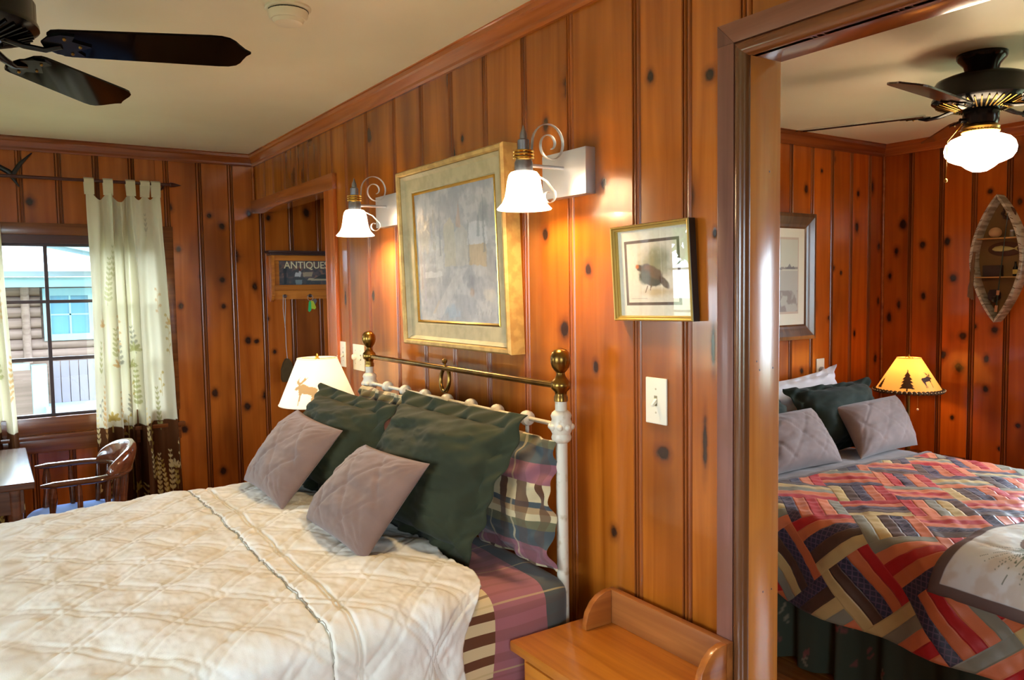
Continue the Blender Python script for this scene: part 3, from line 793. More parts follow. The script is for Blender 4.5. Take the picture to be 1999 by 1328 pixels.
c = mixc(c, S(128, 142, 148), inpoly(uu, vv, [(.30, .02), (.40, .02), (.41, .22), (.29, .22)])*.9)
c = mixc(c, S(44, 54, 66), inpoly(uu, vv, [(.10, .05), (.14, .05), (.15, .7), (.12, .75), (.09, .6)])*.8)
c = mixc(c, S(190, 168, 140), inpoly(uu, vv, [(.43, .34), (.58, .36), (.6, .54), (.42, .52)])*.7)
c = mixc(c, S(196, 180, 150), inpoly(uu, vv, [(.5, .2), (.9, .18), (.88, .27), (.52, .29)])*.75)
c = mixc(c, S(52, 64, 66), inpoly(uu, vv, [(.6, .26), (.86, .26), (.84, .42), (.76, .44), (.68, .34)])*.85)
G = np.stack([.118+.374*uu, np.full_like(uu, YF-.027), 1.541+.158*vv], -1)
mb = MB().grid(G); mb.col = c.reshape(-1, 3)
obj('picture', mb, vcol_mat('printed_picture', .35, 0, .3), rk, recalc=False)
cu = bpy.data.curves.new('lettering', 'FONT'); cu.body = 'ANTIQUES'; cu.size = .062; cu.extrude = .0006; cu.align_x = 'LEFT'; cu.offset = .0006
tmp = bpy.data.objects.new('tmp_text', cu); COL.objects.link(tmp)
bpy.context.view_layer.update()
me = bpy.data.meshes.new_from_object(tmp.evaluated_get(bpy.context.evaluated_depsgraph_get()))
bpy.data.objects.remove(tmp)
xs = [v.co.x for v in me.vertices]; sx = .288/(max(xs)-min(xs))
for v in me.vertices: v.co = Vector((.156+(v.co.x-min(xs))*sx-.3, -.0285-v.co.z, 1.648+v.co.y*1.0-1.45))
me.materials.append(plain('cream_lettering', S(224, 214, 178), .5))
o = bpy.data.objects.new('lettering', me); COL.objects.link(o); o.parent = rk
for x in (.15, .31, .46): obj('peg', MB().lathe((x, YF-.02, 1.475), [(.006, 0), (.006, .02), (.011, .026), (.012, .034), (.004, .040)], 12, Matrix.Rotation(PI/2, 3, 'X')), rkd, rk, smooth=True)
br = thing('hanging_brush', 'small dark whisk brush hanging from a peg by a twisted cord', 'brush', (.143, YF-.05, .94))
obj('cord', MB().tube([(.139, YF-.052, 1.485), (.136, YF-.05, 1.40), (.146, YF-.05, 1.28), (.147, YF-.05, 1.16), (.152, YF-.05, 1.085)], .0022, 6)
    .tube([(.150, YF-.052, 1.485), (.152, YF-.05, 1.42), (.144, YF-.05, 1.28)], .0022, 6), plain('pale_cord', S(190, 178, 164), .9), br, smooth=True)
pts = [(.118, .94), (.172, .94), (.186, .96), (.187, 1.02), (.178, 1.06), (.16, 1.086), (.142, 1.086), (.126, 1.06), (.113, 1.02), (.112, .96)]
obj('bristles', MB().prism(pts, lambda a, b, d: (a, d, b), YF-.062, YF-.03), cloth('brush_fibre', S(84, 66, 40), .95, 0, 300, .5), br, bevel=.006)
ky = thing('key_ring', 'bunch of keys with green and yellow plastic tags on the rack', 'keys', (.31, YF-.06, 1.40))
obj('ring', MB().tube([(.31+.018*math.cos(q), YF-.054, 1.462+.018*math.sin(q)) for q in [2*PI*k/16 for k in range(16)]], .0014, 6, closed=True), MT['nickel'], ky, smooth=True)
obj('green_tag', MB().prism([(.292, 1.38), (.30, 1.372), (.312, 1.385), (.312, 1.43), (.306, 1.445), (.298, 1.435)], lambda a, b, d: (a, d, b), YF-.062, YF-.057), plain('green_tag_plastic', S(60, 190, 110), .35), ky)
obj('yellow_tag', MB().prism([(.31, 1.395), (.338, 1.388), (.346, 1.40), (.33, 1.44), (.314, 1.444)], lambda a, b, d: (a, d, b), YF-.056, YF-.051), plain('yellow_tag_plastic', S(196, 206, 60), .35), ky)
obj('key_blade', MB().prism([(.326, 1.39), (.334, 1.39), (.336, 1.41), (.35, 1.43), (.342, 1.446), (.322, 1.44)], lambda a, b, d: (a+.006, d, b+.01), YF-.050, YF-.047), MT['pewter'], ky)

# ================================================================== WALL FITTINGS AND PICTURES ON THE BED WALL
def plate(label, y0, y1, z0, z1, toggles, x=0, group='switch and outlet plates'):
    o = thing('wall_plate', label, 'switch', (x, (y0+y1)/2, (z0+z1)/2), group)
    obj('cover', MB().box(x-.006, x, y0, y1, z0, z1), MT['ivory'], o, bevel=.0025, seg=3)
    for (ty, tz, k) in toggles:
        if k == 't':
            obj('slot', MB().box(x-.0065, x-.004, ty-.0055, ty+.0055, tz-.013, tz+.013), plain('switch_slot', S(150, 140, 110), .5), o)
            mb = MB().add([(x-.004, ty-.0045, tz-.004), (x-.004, ty+.0045, tz-.004), (x-.004, ty+.0045, tz+.008), (x-.004, ty-.0045, tz+.008), (x-.019, ty-.0035, tz-.015), (x-.019, ty+.0035, tz-.015), (x-.021, ty+.0035, tz-.008), (x-.021, ty-.0035, tz-.008)],
                          [(0,3,2,1),(4,5,6,7),(0,1,5,4),(1,2,6,5),(2,3,7,6),(3,0,4,7)])
            obj('toggle', mb, MT['ivory'], o, bevel=.0008)
        else:
            obj('knob', MB().lathe((x-.005, ty, tz), [(.012, 0), (.014, .01), (.012, .016), (.004, .019)], 16, Matrix.Rotation(-PI/2, 3, 'Y')), MT['ivory'], o, smooth=True)
        for dz in (-.03, .03): obj('screw', MB().lathe((x-.006, ty, tz+dz), [(.0028, 0), (.002, .001), (.0, .0012)], 10, Matrix.Rotation(-PI/2, 3, 'Y')), plain('screw_cream', S(190, 180, 150), .4) if 'screw_cream' not in bpy.data.materials else bpy.data.materials['screw_cream'], o, smooth=True)
    return o
plate('ivory single toggle switch plate below the bird picture', 1.412, 1.486, 1.153, 1.27, [(1.449, 1.212, 't')])
plate('ivory double switch plate next to the passage casing', 3.519, 3.61, 1.143, 1.263, [(3.545, 1.203, 't'), (3.585, 1.203, 't')])
plate('ivory wall plate with a round knob above the far bedpost', 3.30, 3.425, 1.140, 1.258, [(3.395, 1.20, 'k'), (3.335, 1.20, 't')])

def frame_sides(root, P, a0, a1, b0, b1, prof, mat, name='frame_side'):
    """mitred picture frame; prof: (inset from outer edge, height off wall)"""
    n = len(prof)
    corners = [(a0, b0, 1, 1), (a1, b0, -1, 1), (a1, b1, -1, -1), (a0, b1, 1, -1)]
    for k in range(4):
        c, d = corners[k], corners[(k+1) % 4]
        vs = [P(c[0]+c[2]*i, c[1]+c[3]*i, h) for i, h in prof]+[P(d[0]+d[2]*i, d[1]+d[3]*i, h) for i, h in prof]
        obj(name, MB().add(vs, [(i, (i+1) % n, n+(i+1) % n, n+i) for i in range(n)]), mat, root)

# winter village oil painting
pf = thing('oil_painting', 'large grey-gold framed oil painting of a snowy village over the bed', 'painting', (0, 2.41, 1.30))
tilt = lambda y, z, h: (-h-(z-1.29)*.03, y, z)
t = NT('gilt_frame'); n = t.noise(t.scale(t.coord('Object'), (30, 30, 30)), 1, 4)
t.set(color=t.mix(t.smooth(n, .38, .62), S(206, 172, 104), S(184, 148, 86)), rough=.45, metal=.35); t.bump(n, .4, .003); gilt = t.mat
t = NT('grey_liner'); n = t.noise(t.coord('Object'), 25, 4)
t.set(color=t.mix(t.smooth(n, .35, .7), S(190, 176, 138), S(174, 160, 124)), rough=.55); liner = t.mat
frame_sides(pf, tilt, 2.035, 2.782, 1.294, 1.946, [(0, .0), (0, .052), (.006, .060), (.016, .058), (.020, .050), (.022, 0)], gilt)
frame_sides(pf, tilt, 2.057, 2.760, 1.316, 1.924, [(0, .0), (0, .048), (.004, .044), (.012, .036), (.058, .034), (.064, .03), (.064, 0)], liner, 'liner_side')
frame_sides(pf, tilt, 2.120, 2.697, 1.379, 1.861, [(0, .0), (0, .034), (.004, .035), (.009, .028), (.009, 0)], MT['gold'], 'gilt_slip')
nx, nz = 210, 180
uu, vv = np.meshgrid(np.linspace(0, 1, nx), np.linspace(0, 1, nz), indexing='ij')
n1 = fbm(uu*9, vv*8, 5); n2 = fbm(uu*26+3, vv*22, 4); n3 = fbm(uu*50, vv*14+5, 3)
c = np.zeros((nx, nz, 3))+np.array(S(158, 158, 162)[:3])
c = mixc(c, S(136, 138, 148), smst(.72, 1, vv)*.8)
c = mixc(c, S(186, 184, 182), smst(.42, .62, n1)*.8)
c = mixc(c, S(130, 132, 140), smst(.5, .66, n2)*.45)
def blob(cx_, cy_, rx, ry, col, k=.8):
    global c
    d = np.sqrt(((uu-cx_)/rx)**2+((vv-cy_)/ry)**2)+(n2-.45)*1.4
    c = mixc(c, col, (1-smst(.5, 1.1, d))*k)
def shape(poly, col, k=.8):
    global c
    w = (n2-.5)*.03
    c = mixc(c, col, inpoly(uu+w, vv+w, poly)*k)
shape([(.38, .42), (.52, .42), (.52, .70), (.47, .78), (.38, .72)], S(186, 176, 142), .7)
shape([(.52, .42), (.68, .42), (.68, .66), (.60, .72), (.52, .66)], S(182, 176, 162), .7)
shape([(.53, .70), (.60, .70), (.575, .88)], S(184, 140, 100), .6)
shape([(.68, .42), (.88, .40), (.88, .56), (.68, .56)], S(186, 150, 72), .75)
shape([(.66, .56), (.90, .56), (.88, .72), (.70, .72)], S(206, 206, 208), .75)
shape([(.26, .40), (.36, .40), (.36, .62), (.28, .66)], S(204, 202, 196), .6)
shape([(.10, .38), (.34, .38), (.34, .34), (.10, .34)], S(214, 214, 214), .6)
for (x0, y0, h, w, cc) in [(.33, .5, .36, .012, S(110, 112, 118)), (.68, .44, .3, .01, S(120, 122, 126)), (.86, .5, .4, .012, S(96, 104, 108)), (.06, .25, .5, .01, S(150, 124, 120)), (.10, .15, .42, .012, S(158, 150, 176)), (.80, .62, .14, .02, S(104, 116, 122)), (.25, .55, .3, .02, S(150, 142, 120))]:
    shape([(x0-w, y0), (x0+w, y0), (x0+w*.4, y0+h), (x0-w*.4, y0+h)], cc, .6)
blob(.12, .68, .10, .16, S(196, 176, 136), .55); blob(.86, .78, .06, .1, S(96, 108, 112), .6)
blob(.70, .30, .07, .09, S(112, 112, 122), .75); blob(.70, .22, .03, .04, S(168, 128, 84), .7); blob(.40, .32, .06, .07, S(128, 126, 134), .65)
blob(.92, .40, .06, .14, S(118, 120, 124), .6); blob(.45, .07, .12, .06, S(126, 158, 184), .6); blob(.30, .06, .03, .07, S(128, 134, 156), .5)
shape([(.18, .05), (.55, .40), (.66, .40), (.30, .02)], S(196, 192, 188), .45)
shape([(.19, .06), (.28, .17), (.29, .15), (.22, .06)], S(188, 164, 124), .5)
blob(.15, .20, .05, .04, S(134, 132, 132), .6); blob(.88, .2, .08, .05, S(204, 196, 172), .5)
for k in range(7): shape([(.72+.03*k, .06), (.725+.03*k, .06), (.735+.03*k, .085+.008*(k % 3)), (.728+.03*k, .085)], S(120, 112, 96), .6)
c = c*.62+np.array(S(172, 172, 176)[:3])*.38; c = np.clip(c*(.98+.3*n3[..., None]), 0, 1)
G = np.stack([-.028-(1.37+.5*vv-1.29)*.03+(n2-.5)*.0015, 2.690-.563*uu, 1.386+.468*vv], -1)
mb = MB().grid(G); mb.col = c.reshape(-1, 3)
obj('canvas', mb, vcol_mat('oil_paint', .45, 0, .15), pf, recalc=False, smooth=True)

# bird print under glass
bf = thing('bird_print', 'small square gilt framed print of a plump game bird under glass', 'picture', (0, 1.44, 1.41))
ca, sa = math.cos(.045), math.sin(.045)
BP = lambda y, z, h: (-h-(z-1.41)*.02, 1.446+(y-1.446)*ca+(z-1.535)*sa, 1.535-(y-1.446)*sa*.35+(z-1.535)*ca)
goldf = plain('dull_gold_frame', S(190, 160, 84), .3, .6)
frame_sides(bf, BP, 1.308, 1.585, 1.414, 1.657, [(0, .004), (0, .024), (.0015, .026)], MT['black'], 'frame_edge')
frame_sides(bf, BP, 1.308, 1.585, 1.414, 1.657, [(.0, .0255), (.002, .029), (.005, .028), (.0065, .023), (.0105, .022), (.012, .018), (.013, .018), (.013, .004)], goldf)
nx, nz = 170, 150
uu, vv = np.meshgrid(np.linspace(0, 1, nx), np.linspace(0, 1, nz), indexing='ij')
n1 = fbm(uu*12, vv*12, 4); n2 = fbm(uu*40, vv*40, 3)
c = np.zeros((nx, nz, 3))+np.array(S(226, 224, 210)[:3])
inner = (uu > .10) & (uu < .86) & (vv > .13) & (vv < .87); c = mixc(c, S(112, 100, 92), inner*1.0)
inner = (uu > .135) & (uu < .825) & (vv > .165) & (vv < .835); c = mixc(c, S(222, 216, 200), inner*1.0)
def bl(cx_, cy_, rx, ry, col, k=.8, e0=.5, e1=1.1, rot=0):
    global c
    a, b = uu-cx_, vv-cy_; p = a*math.cos(rot)+b*math.sin(rot); q = -a*math.sin(rot)+b*math.cos(rot)
    d = np.sqrt((p/rx)**2+(q/ry)**2)+(n1-.45)*.5
    c = mixc(c, col, (1-smst(e0, e1, d))*k*inner)
bl(.52, .60, .32, .24, S(146, 140, 96), .85, .2, 1.0); bl(.62, .62, .2, .2, S(140, 146, 130), .6, .1, 1.1); bl(.55, .28, .3, .07, S(196, 172, 130), .8, .2, 1.1)
bl(.46, .46, .19, .13, S(84, 86, 78), .95, .82, 1.0, -.5); bl(.50, .50, .17, .08, S(128, 108, 92), .85, .6, 1.0, -.45); bl(.38, .44, .09, .10, S(96, 108, 96), .8, .5, 1.1)
bl(.64, .38, .10, .05, S(92, 78, 68), .85, .7, 1.0, -.8); bl(.30, .555, .045, .04, S(98, 84, 74), .95, .7, 1.0); bl(.275, .57, .028, .028, S(196, 116, 70), .95, .6, 1.1)
c = mixc(c, S(110, 90, 70), (inpoly(uu, vv, [(.44, .30), (.45, .30), (.47, .36), (.455, .36)]) | inpoly(uu, vv, [(.37, .27), (.38, .27), (.42, .35), (.405, .35)]))*.9)
c = mixc(c, S(170, 160, 150), ((abs(vv-.21) < .004) & (uu > .17) & (uu < .4))*.8)
c = c*(.92+.16*n2[..., None])
Y = 1.575-.257*uu; Z = 1.424+.223*vv
G = np.array([[BP(Y[i, j], Z[i, j], .012) for j in range(nz)] for i in range(nx)])
mb = MB().grid(G); mb.col = np.clip(c, 0, 1).reshape(-1, 3)
obj('print', mb, vcol_mat('printed_paper', .8, 0, 0, .1), bf, recalc=False)
obj('glass_sheet', MB().add([BP(y, z, h) for h in (.0135, .0155) for y, z in ((1.32, 1.426), (1.573, 1.426), (1.573, 1.645), (1.32, 1.645))], [(0,3,2,1),(4,5,6,7),(0,1,5,4),(1,2,6,5),(2,3,7,6),(3,0,4,7)]), glass_mat('picture_glass', .10), bf)
obj('backing', MB().add([BP(y, z, h) for h in (.002, .0075) for y, z in ((1.312, 1.418), (1.581, 1.418), (1.581, 1.653), (1.312, 1.653))], [(0,3,2,1),(4,5,6,7),(0,1,5,4),(1,2,6,5),(2,3,7,6),(3,0,4,7)]), MT['black'], bf)

# ---- wall sconces
WARM = (1.0, .68, .33)
def sconce(loc, label):
    r = thing('wall_sconce', label, 'wall lamp', loc, 'sconces over the bed')
    x, y, z = loc; AX = x-.168
    obj('back_plate', MB().box(x-.034, x, y-.10, y+.10, z-.063, z+.063), MT['nickel'], r, bevel=.0015)
    obj('rod', MB().cyl((x-.034, y, z+.016), (AX+.015, y, z+.016), .005), MT['nickel'], r, smooth=True)
    obj('socket_body', MB().lathe((AX, y, z), [(.001, .122), (.004, .112), (.009, .100), (.010, .086), (.016, .082), (.0165, .056), (.023, .054), (.023, .026), (.025, .022), (.025, -.004), (.02, -.006)], 24), MT['pewter'], r, smooth=True)
    for k in range(3):
        obj('gold_ring', MB().tube([(AX+.0255*math.cos(q), y+.0255*math.sin(q), z+.034+.0085*k) for q in [2*PI*i/24 for i in range(24)]], .0038, 8, closed=True), MT['gold'], r, smooth=True)
    pr = [(.030, -.002), (.036, -.004), (.042, -.012), (.046, -.028), (.049, -.05), (.053, -.07), (.060, -.086), (.069, -.096), (.075, -.102), (.0735, -.1045), (.066, -.099), (.057, -.088), (.050, -.07), (.046, -.05), (.043, -.028), (.038, -.014), (.032, -.008)]
    obj('shade', MB().lathe((AX, y, z), pr+[pr[0]], 40), MT['opal'], r, smooth=True, label='white bell-shaped glass shade, lit')
    cx_, cz_ = AX+.088, z+.078
    sp = [(AX+.022, z+.030), (AX+.026, z+.052)]
    for i in range(44):
        q = PI*1.02-i*.245; rad = .060*(1-i/52)+.003
        sp.append((cx_+rad*math.cos(q)*.95, cz_+rad*math.sin(q)))
    obj('upper_scroll', MB().tube([(a, y, b) for a, b in sp], .0065, 8, flat=(.25, 1.0), upv=(1, 0, 0)), MT['nickel'], r, smooth=True)
    sp = [(AX+.020, z-.002), (AX+.045, z-.010), (AX+.075, z-.022), (AX+.098, z-.045)]
    cx_, cz_ = AX+.082, z-.062
    for i in range(22):
        q = .55-i*.27; rad = .023*(1-i/30)+.002
        sp.append((cx_+rad*math.cos(q), cz_+rad*math.sin(q)))
    obj('lower_scroll', MB().tube([(a, y, b) for a, b in sp], .0065, 8, flat=(.25, 1.0), upv=(1, 0, 0)), MT['nickel'], r, smooth=True)
    b = bulb('sconce_bulb', (AX, y, z-.075), 7.5, WARM, .025); b.parent = r; b.location = (AX-x, 0, -.075)
    return r
MT['opal'] = lit_shade('opal_glass', (1, .95, .86, 1), 2.2)
sconce((0, 1.785, 1.818), 'wall sconce with bell shade and nickel scrolls, between painting and bird print')
sconce((0, 2.965, 1.822), 'wall sconce with bell shade and nickel scrolls, between painting and passage casing')

# ---- smoke detector
sd = thing('smoke_detector', 'round cream smoke detector on the ceiling of the main room', 'smoke detector', (-.62, 2.336, ZC))
obj('mount', MB().lathe((-.62, 2.336, ZC), [(.066, 0), (.066, -.006), (.062, -.009), (.05, -.009)], 36), MT['ivory'], sd, smooth=True)
obj('body', MB().lathe((-.62, 2.336, ZC), [(.054, -.009), (.058, -.013), (.056, -.028), (.050, -.036), (.046, -.036), (.040, -.046), (.022, -.050), (.001, -.050)], 36), MT['ivory'], sd, smooth=True)
obj('vent_slot', MB().tube([(-.62+.0575*math.cos(q), 2.336+.0575*math.sin(q), ZC-.0125) for q in [PI+PI*i/20 for i in range(21)]], .0015, 6), MT['dark'], sd)
# ================================================================== CEILING FANS
def fan(label, cx, cy, zb, angles, hr, light=False, rt_=.58, bladem=None, irn=None):
    """zb: blade height"""
    f = thing('ceiling_fan', label, 'ceiling fan', (cx, cy, ZC), 'ceiling fans')
    irn = irn or MT['iron']; c = (cx, cy, 0)
    zt = zb+.125
    obj('canopy', MB().lathe(c, [(.084, ZC), (.084, ZC-.012), (.078, ZC-.022), (.06, ZC-.042), (.052, zt)], 32), irn, f, smooth=True)
    obj('motor_housing', MB().lathe(c, [(.05, zt), (hr*.75, zt-.004), (hr*.94, zt-.016), (hr, zt-.03), (hr, zb+.052), (hr*1.03, zb+.046), (hr*1.04, zb+.036), (hr*.96, zb+.026), (hr*.62, zb+.006), (hr*.40, zb+.0)], 44), irn, f, smooth=True)
    mb = MB()
    for k in range(40):
        q = 2*PI*k/40; d = Vector((math.cos(q), math.sin(q), 0)); w = Vector((-d.y, d.x, 0))*.0022
        p0 = Vector(c)+d*hr*.52+Vector((0, 0, zb-.001)); p1 = Vector(c)+d*hr*.95+Vector((0, 0, zb+.022))
        mb.tube([p0, p1], .0028, 6)
    obj('vent_ribs', mb, MT['iron'] if not light else MT['brass'], f, smooth=True)
    obj('switch_housing', MB().lathe(c, [(.058, zb+.01), (.060, zb+.002), (.060, zb-.045), (.054, zb-.056), (.03, zb-.058)], 30), irn, f, smooth=True)
    for a in angles:
        R = Matrix.Rotation(math.radians(a), 4, 'Z'); Tm = Matrix.Translation((cx, cy, zb))
        pitch = Matrix.Rotation(math.radians(-14), 4, 'X')
        W0, W1, r0 = .112, .134, .185
        half = [(r0, W0*.36), (r0+.012, W0*.47), (r0+.03, W0*.5), (rt_-.085, W1*.5), (rt_-.06, W1*.49), (rt_-.042, W1*.44), (rt_-.030, W1*.34), (rt_-.022, W1*.22), (rt_-.012, W1*.09), (rt_, 0)]
        poly = half+[(x, -y) for x, y in reversed(half[:-1])]
        M4 = Tm @ R @ pitch
        obj('blade', MB().prism(poly, lambda p, q, d: tuple(M4 @ Vector((p, q, d))), -.003, .003), bladem, f)
        # bracket: curved arm, fan-shaped plate and screws
        M5 = Tm @ R
        ir = obj('blade_bracket', MB().tube([M5 @ Vector(p) for p in ((hr*.55, 0, .006), (hr*.85, 0, -.010), (hr+.02, .004, -.016), (r0+.02, 0, -.008))], [.011, .010, .009, .007], 8, flat=(.7, 1.2)), irn, f, smooth=True)
        pl = [(r0-.02, .014), (r0+.0, .036), (r0+.03, .048), (r0+.06, .044), (r0+.048, .022), (r0+.085, 0)]
        pl = pl+[(x, -y) for x, y in reversed(pl[:-1])]
        obj('plate', MB().prism(pl, lambda p, q, d: tuple(M4 @ Vector((p, q, d))), -.0075, -.0032), irn, ir)
        mb = MB()
        for (p, q) in ((r0+.035, .032), (r0+.035, -.032), (r0+.06, 0)): mb.sphere(M4 @ Vector((p, q, -.008)), .0042, 6)
        obj('screws', mb, MT['brass'], ir, smooth=True)
    if light:
        obj('fitter_ring', MB().lathe(c, [(.045, zb-.054), (.060, zb-.058), (.064, zb-.066), (.060, zb-.074), (.058, zb-.080)], 32), MT['brass'], f, smooth=True)
        for k in range(26):
            pass
        rg = MB()
        for k in range(36):
            q = 2*PI*k/36; rg.sphere((cx+.060*math.cos(q), cy+.060*math.sin(q), zb-.079), .005, 5)
        obj('beaded_ring', rg, MT['gold'], f, smooth=True)
        pr = [(.052, -.080), (.056, -.088), (.075, -.096), (.098, -.106), (.113, -.122), (.119, -.142), (.116, -.162), (.104, -.180), (.084, -.190), (.062, -.198), (.045, -.212), (.025, -.224), (.001, -.228)]
        obj('globe', MB().lathe(c, [(r, zb+z) for r, z in pr], 44), MT['globe'], f, smooth=True, label='white schoolhouse glass globe, lit')
        ch_ = obj('pull_chain', MB().tube([(cx-.055, cy+.03, zb-.04), (cx-.072, cy+.045, zb-.07), (cx-.102, cy+.067, zb-.115), (cx-.104, cy+.069, zb-.25)], .0016, 6), MT['gold'], f)
        obj('chain_end', MB().sphere((cx-.104, cy+.069, zb-.257), .006, 8, (1, 1, 1.3)), MT['gold'], ch_, smooth=True)
        obj('switch_knob', MB().cyl((cx-.048, cy+.028, zb-.04), (cx-.068, cy+.04, zb-.04), .009), irn, f, smooth=True)
        b = bulb('globe_bulb', (0, 0, 0), 9, (1, .80, .55), .11); b.parent = f; b.location = (0, 0, zb-.15-ZC); b.data.use_shadow = True
    else:
        obj('cap', MB().lathe(c, [(.05, zb-.056), (.04, zb-.066), (.012, zb-.072), (.001, zb-.08)], 26), irn, f, smooth=True)
    return f
MT['globe'] = lit_shade('opal_globe', (1, .94, .84, 1), 2.5, trans=.6)
fan('black ceiling fan without a light, over the desk end of the white bed', -1.414, 2.235, 2.092, [-20.4+72*k for k in range(5)], .148, rt_=.63, bladem=MT['blade'])
fan('black ceiling fan with a lit white globe, over the patchwork bed', 1.692, 1.505, 2.132, [42+72*k for k in range(5)], .158, True, .66, MT['blade2'])

# ================================================================== SOFT THINGS
def pillow(name, label, cat, corners, T, mat, n=64, flange=0, concave=.05, seed=1, zfloor=None, quilt=0, group=None, sag=0, wr=1.0):
    """corners BL, BR, TR, TL of the outline; bulges both ways off that patch"""
    BL, BR, TR, TL = [np.array(c, float) for c in corners]
    w = (np.linalg.norm(BR-BL)+np.linalg.norm(TR-TL))/2; h = (np.linalg.norm(TL-BL)+np.linalg.norm(TR-BR))/2
    s, t = np.meshgrid(np.linspace(-1, 1, n), np.linspace(-1, 1, n), indexing='ij')
    s = np.sign(s)*(1-(1-abs(s))**1.35); t = np.sign(t)*(1-(1-abs(t))**1.35)
    s2 = s*(1-concave*(1-t**2)*abs(s)**3); t2 = t*(1-concave*(1-s**2)*abs(t)**3)
    a = (s2+1)/2; b = (t2+1)/2
    P = ((1-a)*(1-b))[..., None]*BL+(a*(1-b))[..., None]*BR+(a*b)[..., None]*TR+((1-a)*b)[..., None]*TL
    N = np.cross(BR-BL+TR-TL, TL-BL+TR-BR); N /= np.linalg.norm(N)
    fs, ft = flange*2/w, flange*2/h
    si = np.clip(abs(s)/(1-fs), 0, 1); ti = np.clip(abs(t)/(1-ft), 0, 1)
    hgt = T/2*((1-si**2.6)*(1-ti**2.6))**.52
    rng = np.random.RandomState(seed)
    nz = fbm(s*2.2+seed*3.1+10, t*2.2+seed+10, 4)-.45
    # creases running in from the corners
    cr = np.zeros_like(s)
    for cs in (-1, 1):
        for ct in (-1, 1):
            d = np.hypot((s-cs)*w/2, (t-ct)*h/2); an = np.arctan2((t-ct)*h, (s-cs)*w)
            cr += np.sin(an*16+rng.rand()*6+2*np.sin(an*5))*np.exp(-d/.10)*(1-np.exp(-d/.02))
    body = smst(0, .35, 1-np.maximum(si, ti))
    wrk = (nz*.035+cr*.007+(fbm(s*3.5+t*2+seed+20, t*9-s*2+20, 3)-.45)*.016)*wr*(.25+.75*body)
    q = 0
    if quilt:
        for sg in (1, -1):
            L = (s*w/2+sg*t*h/2)/math.sqrt(2)/quilt; dd = abs(L-np.round(L))*quilt
            q = q+np.exp(-(dd/.006)**2)
        wrk = wrk-.004*q*body
    out_ = np.maximum(np.clip((abs(s)-(1-fs))/max(fs, 1e-6), 0, 1), np.clip((abs(t)-(1-ft))/max(ft, 1e-6), 0, 1)) if flange else 0*s
    fl = (1-body)*(flange > 0)*(.010*np.sin(s*11+t*8+seed)+.006*np.sin(s*23-t*17+seed*2))*np.maximum(smst(.75, 1, si), smst(.75, 1, ti))-.030*out_**1.3*(.4+.6*vnoise(s*3+seed+9, t*3+9))
    edge = .003*(flange > 0)
    F = P+N*(hgt+edge+wrk*(hgt > 0)+fl)[..., None]
    Bk = P-N*(hgt*.42+edge-nz*.012*body-fl)[..., None]      # flatter where it leans
    rim = np.zeros((n, n), bool); rim[0] = rim[-1] = rim[:, 0] = rim[:, -1] = True
    mid = P+N*fl[..., None]
    F[rim] = mid[rim]; Bk[rim] = mid[rim]
    if sag: F[..., 2] -= sag*(1-s**2)*smst(.2, 1, t); Bk[..., 2] -= sag*(1-s**2)*smst(.2, 1, t)
    if zfloor is not None:
        F[..., 2] = np.maximum(F[..., 2], zfloor); Bk[..., 2] = np.maximum(Bk[..., 2], zfloor)
    mb = MB(); idx = np.arange(n*n).reshape(n, n); bidx = idx.copy()
    vs = F.reshape(-1, 3).tolist(); uv = np.stack([(s*w/2).ravel(), (t*h/2).ravel()], -1).tolist(); k = n*n
    for i in range(n):
        for j in range(n):
            if not rim[i, j]: bidx[i, j] = k; k += 1; vs.append(Bk[i, j].tolist()); uv.append([float(s[i, j]*w/2), float(t[i, j]*h/2)])
    mb.v = [tuple(v) for v in vs]
    for i in range(n-1):
        for j in range(n-1):
            mb.f.append((idx[i, j], idx[i+1, j], idx[i+1, j+1], idx[i, j+1]))
            mb.f.append((bidx[i, j], bidx[i, j+1], bidx[i+1, j+1], bidx[i+1, j]))
    mb.uv = uv
    mb.f = [tuple(int(q_) for q_ in f_) for f_ in mb.f]
    base = (P[..., 0].mean(), P[..., 1].mean(), min(BL[2], BR[2]))
    return obj(name, mb, mat, loc=base, smooth=True, recalc=True, label=label, cat=cat, group=group)

greenm = cloth('dark_green_cotton', S(48, 51, 32), .8, .05, 700, .12, .15)
mauvem = cloth('mauve_cotton', S(118, 92, 80), .75, .3, 800, .15, .1)
mauve2 = cloth('mauve_cotton_cool', S(120, 98, 92), .75, .3, 800, .15, .1)
green2 = cloth('deep_green_cotton', S(32, 40, 32), .8, .1, 700, .12, .12)
whitem = cloth('white_cotton', S(226, 224, 232), .8, .2, 800, .1, .05)

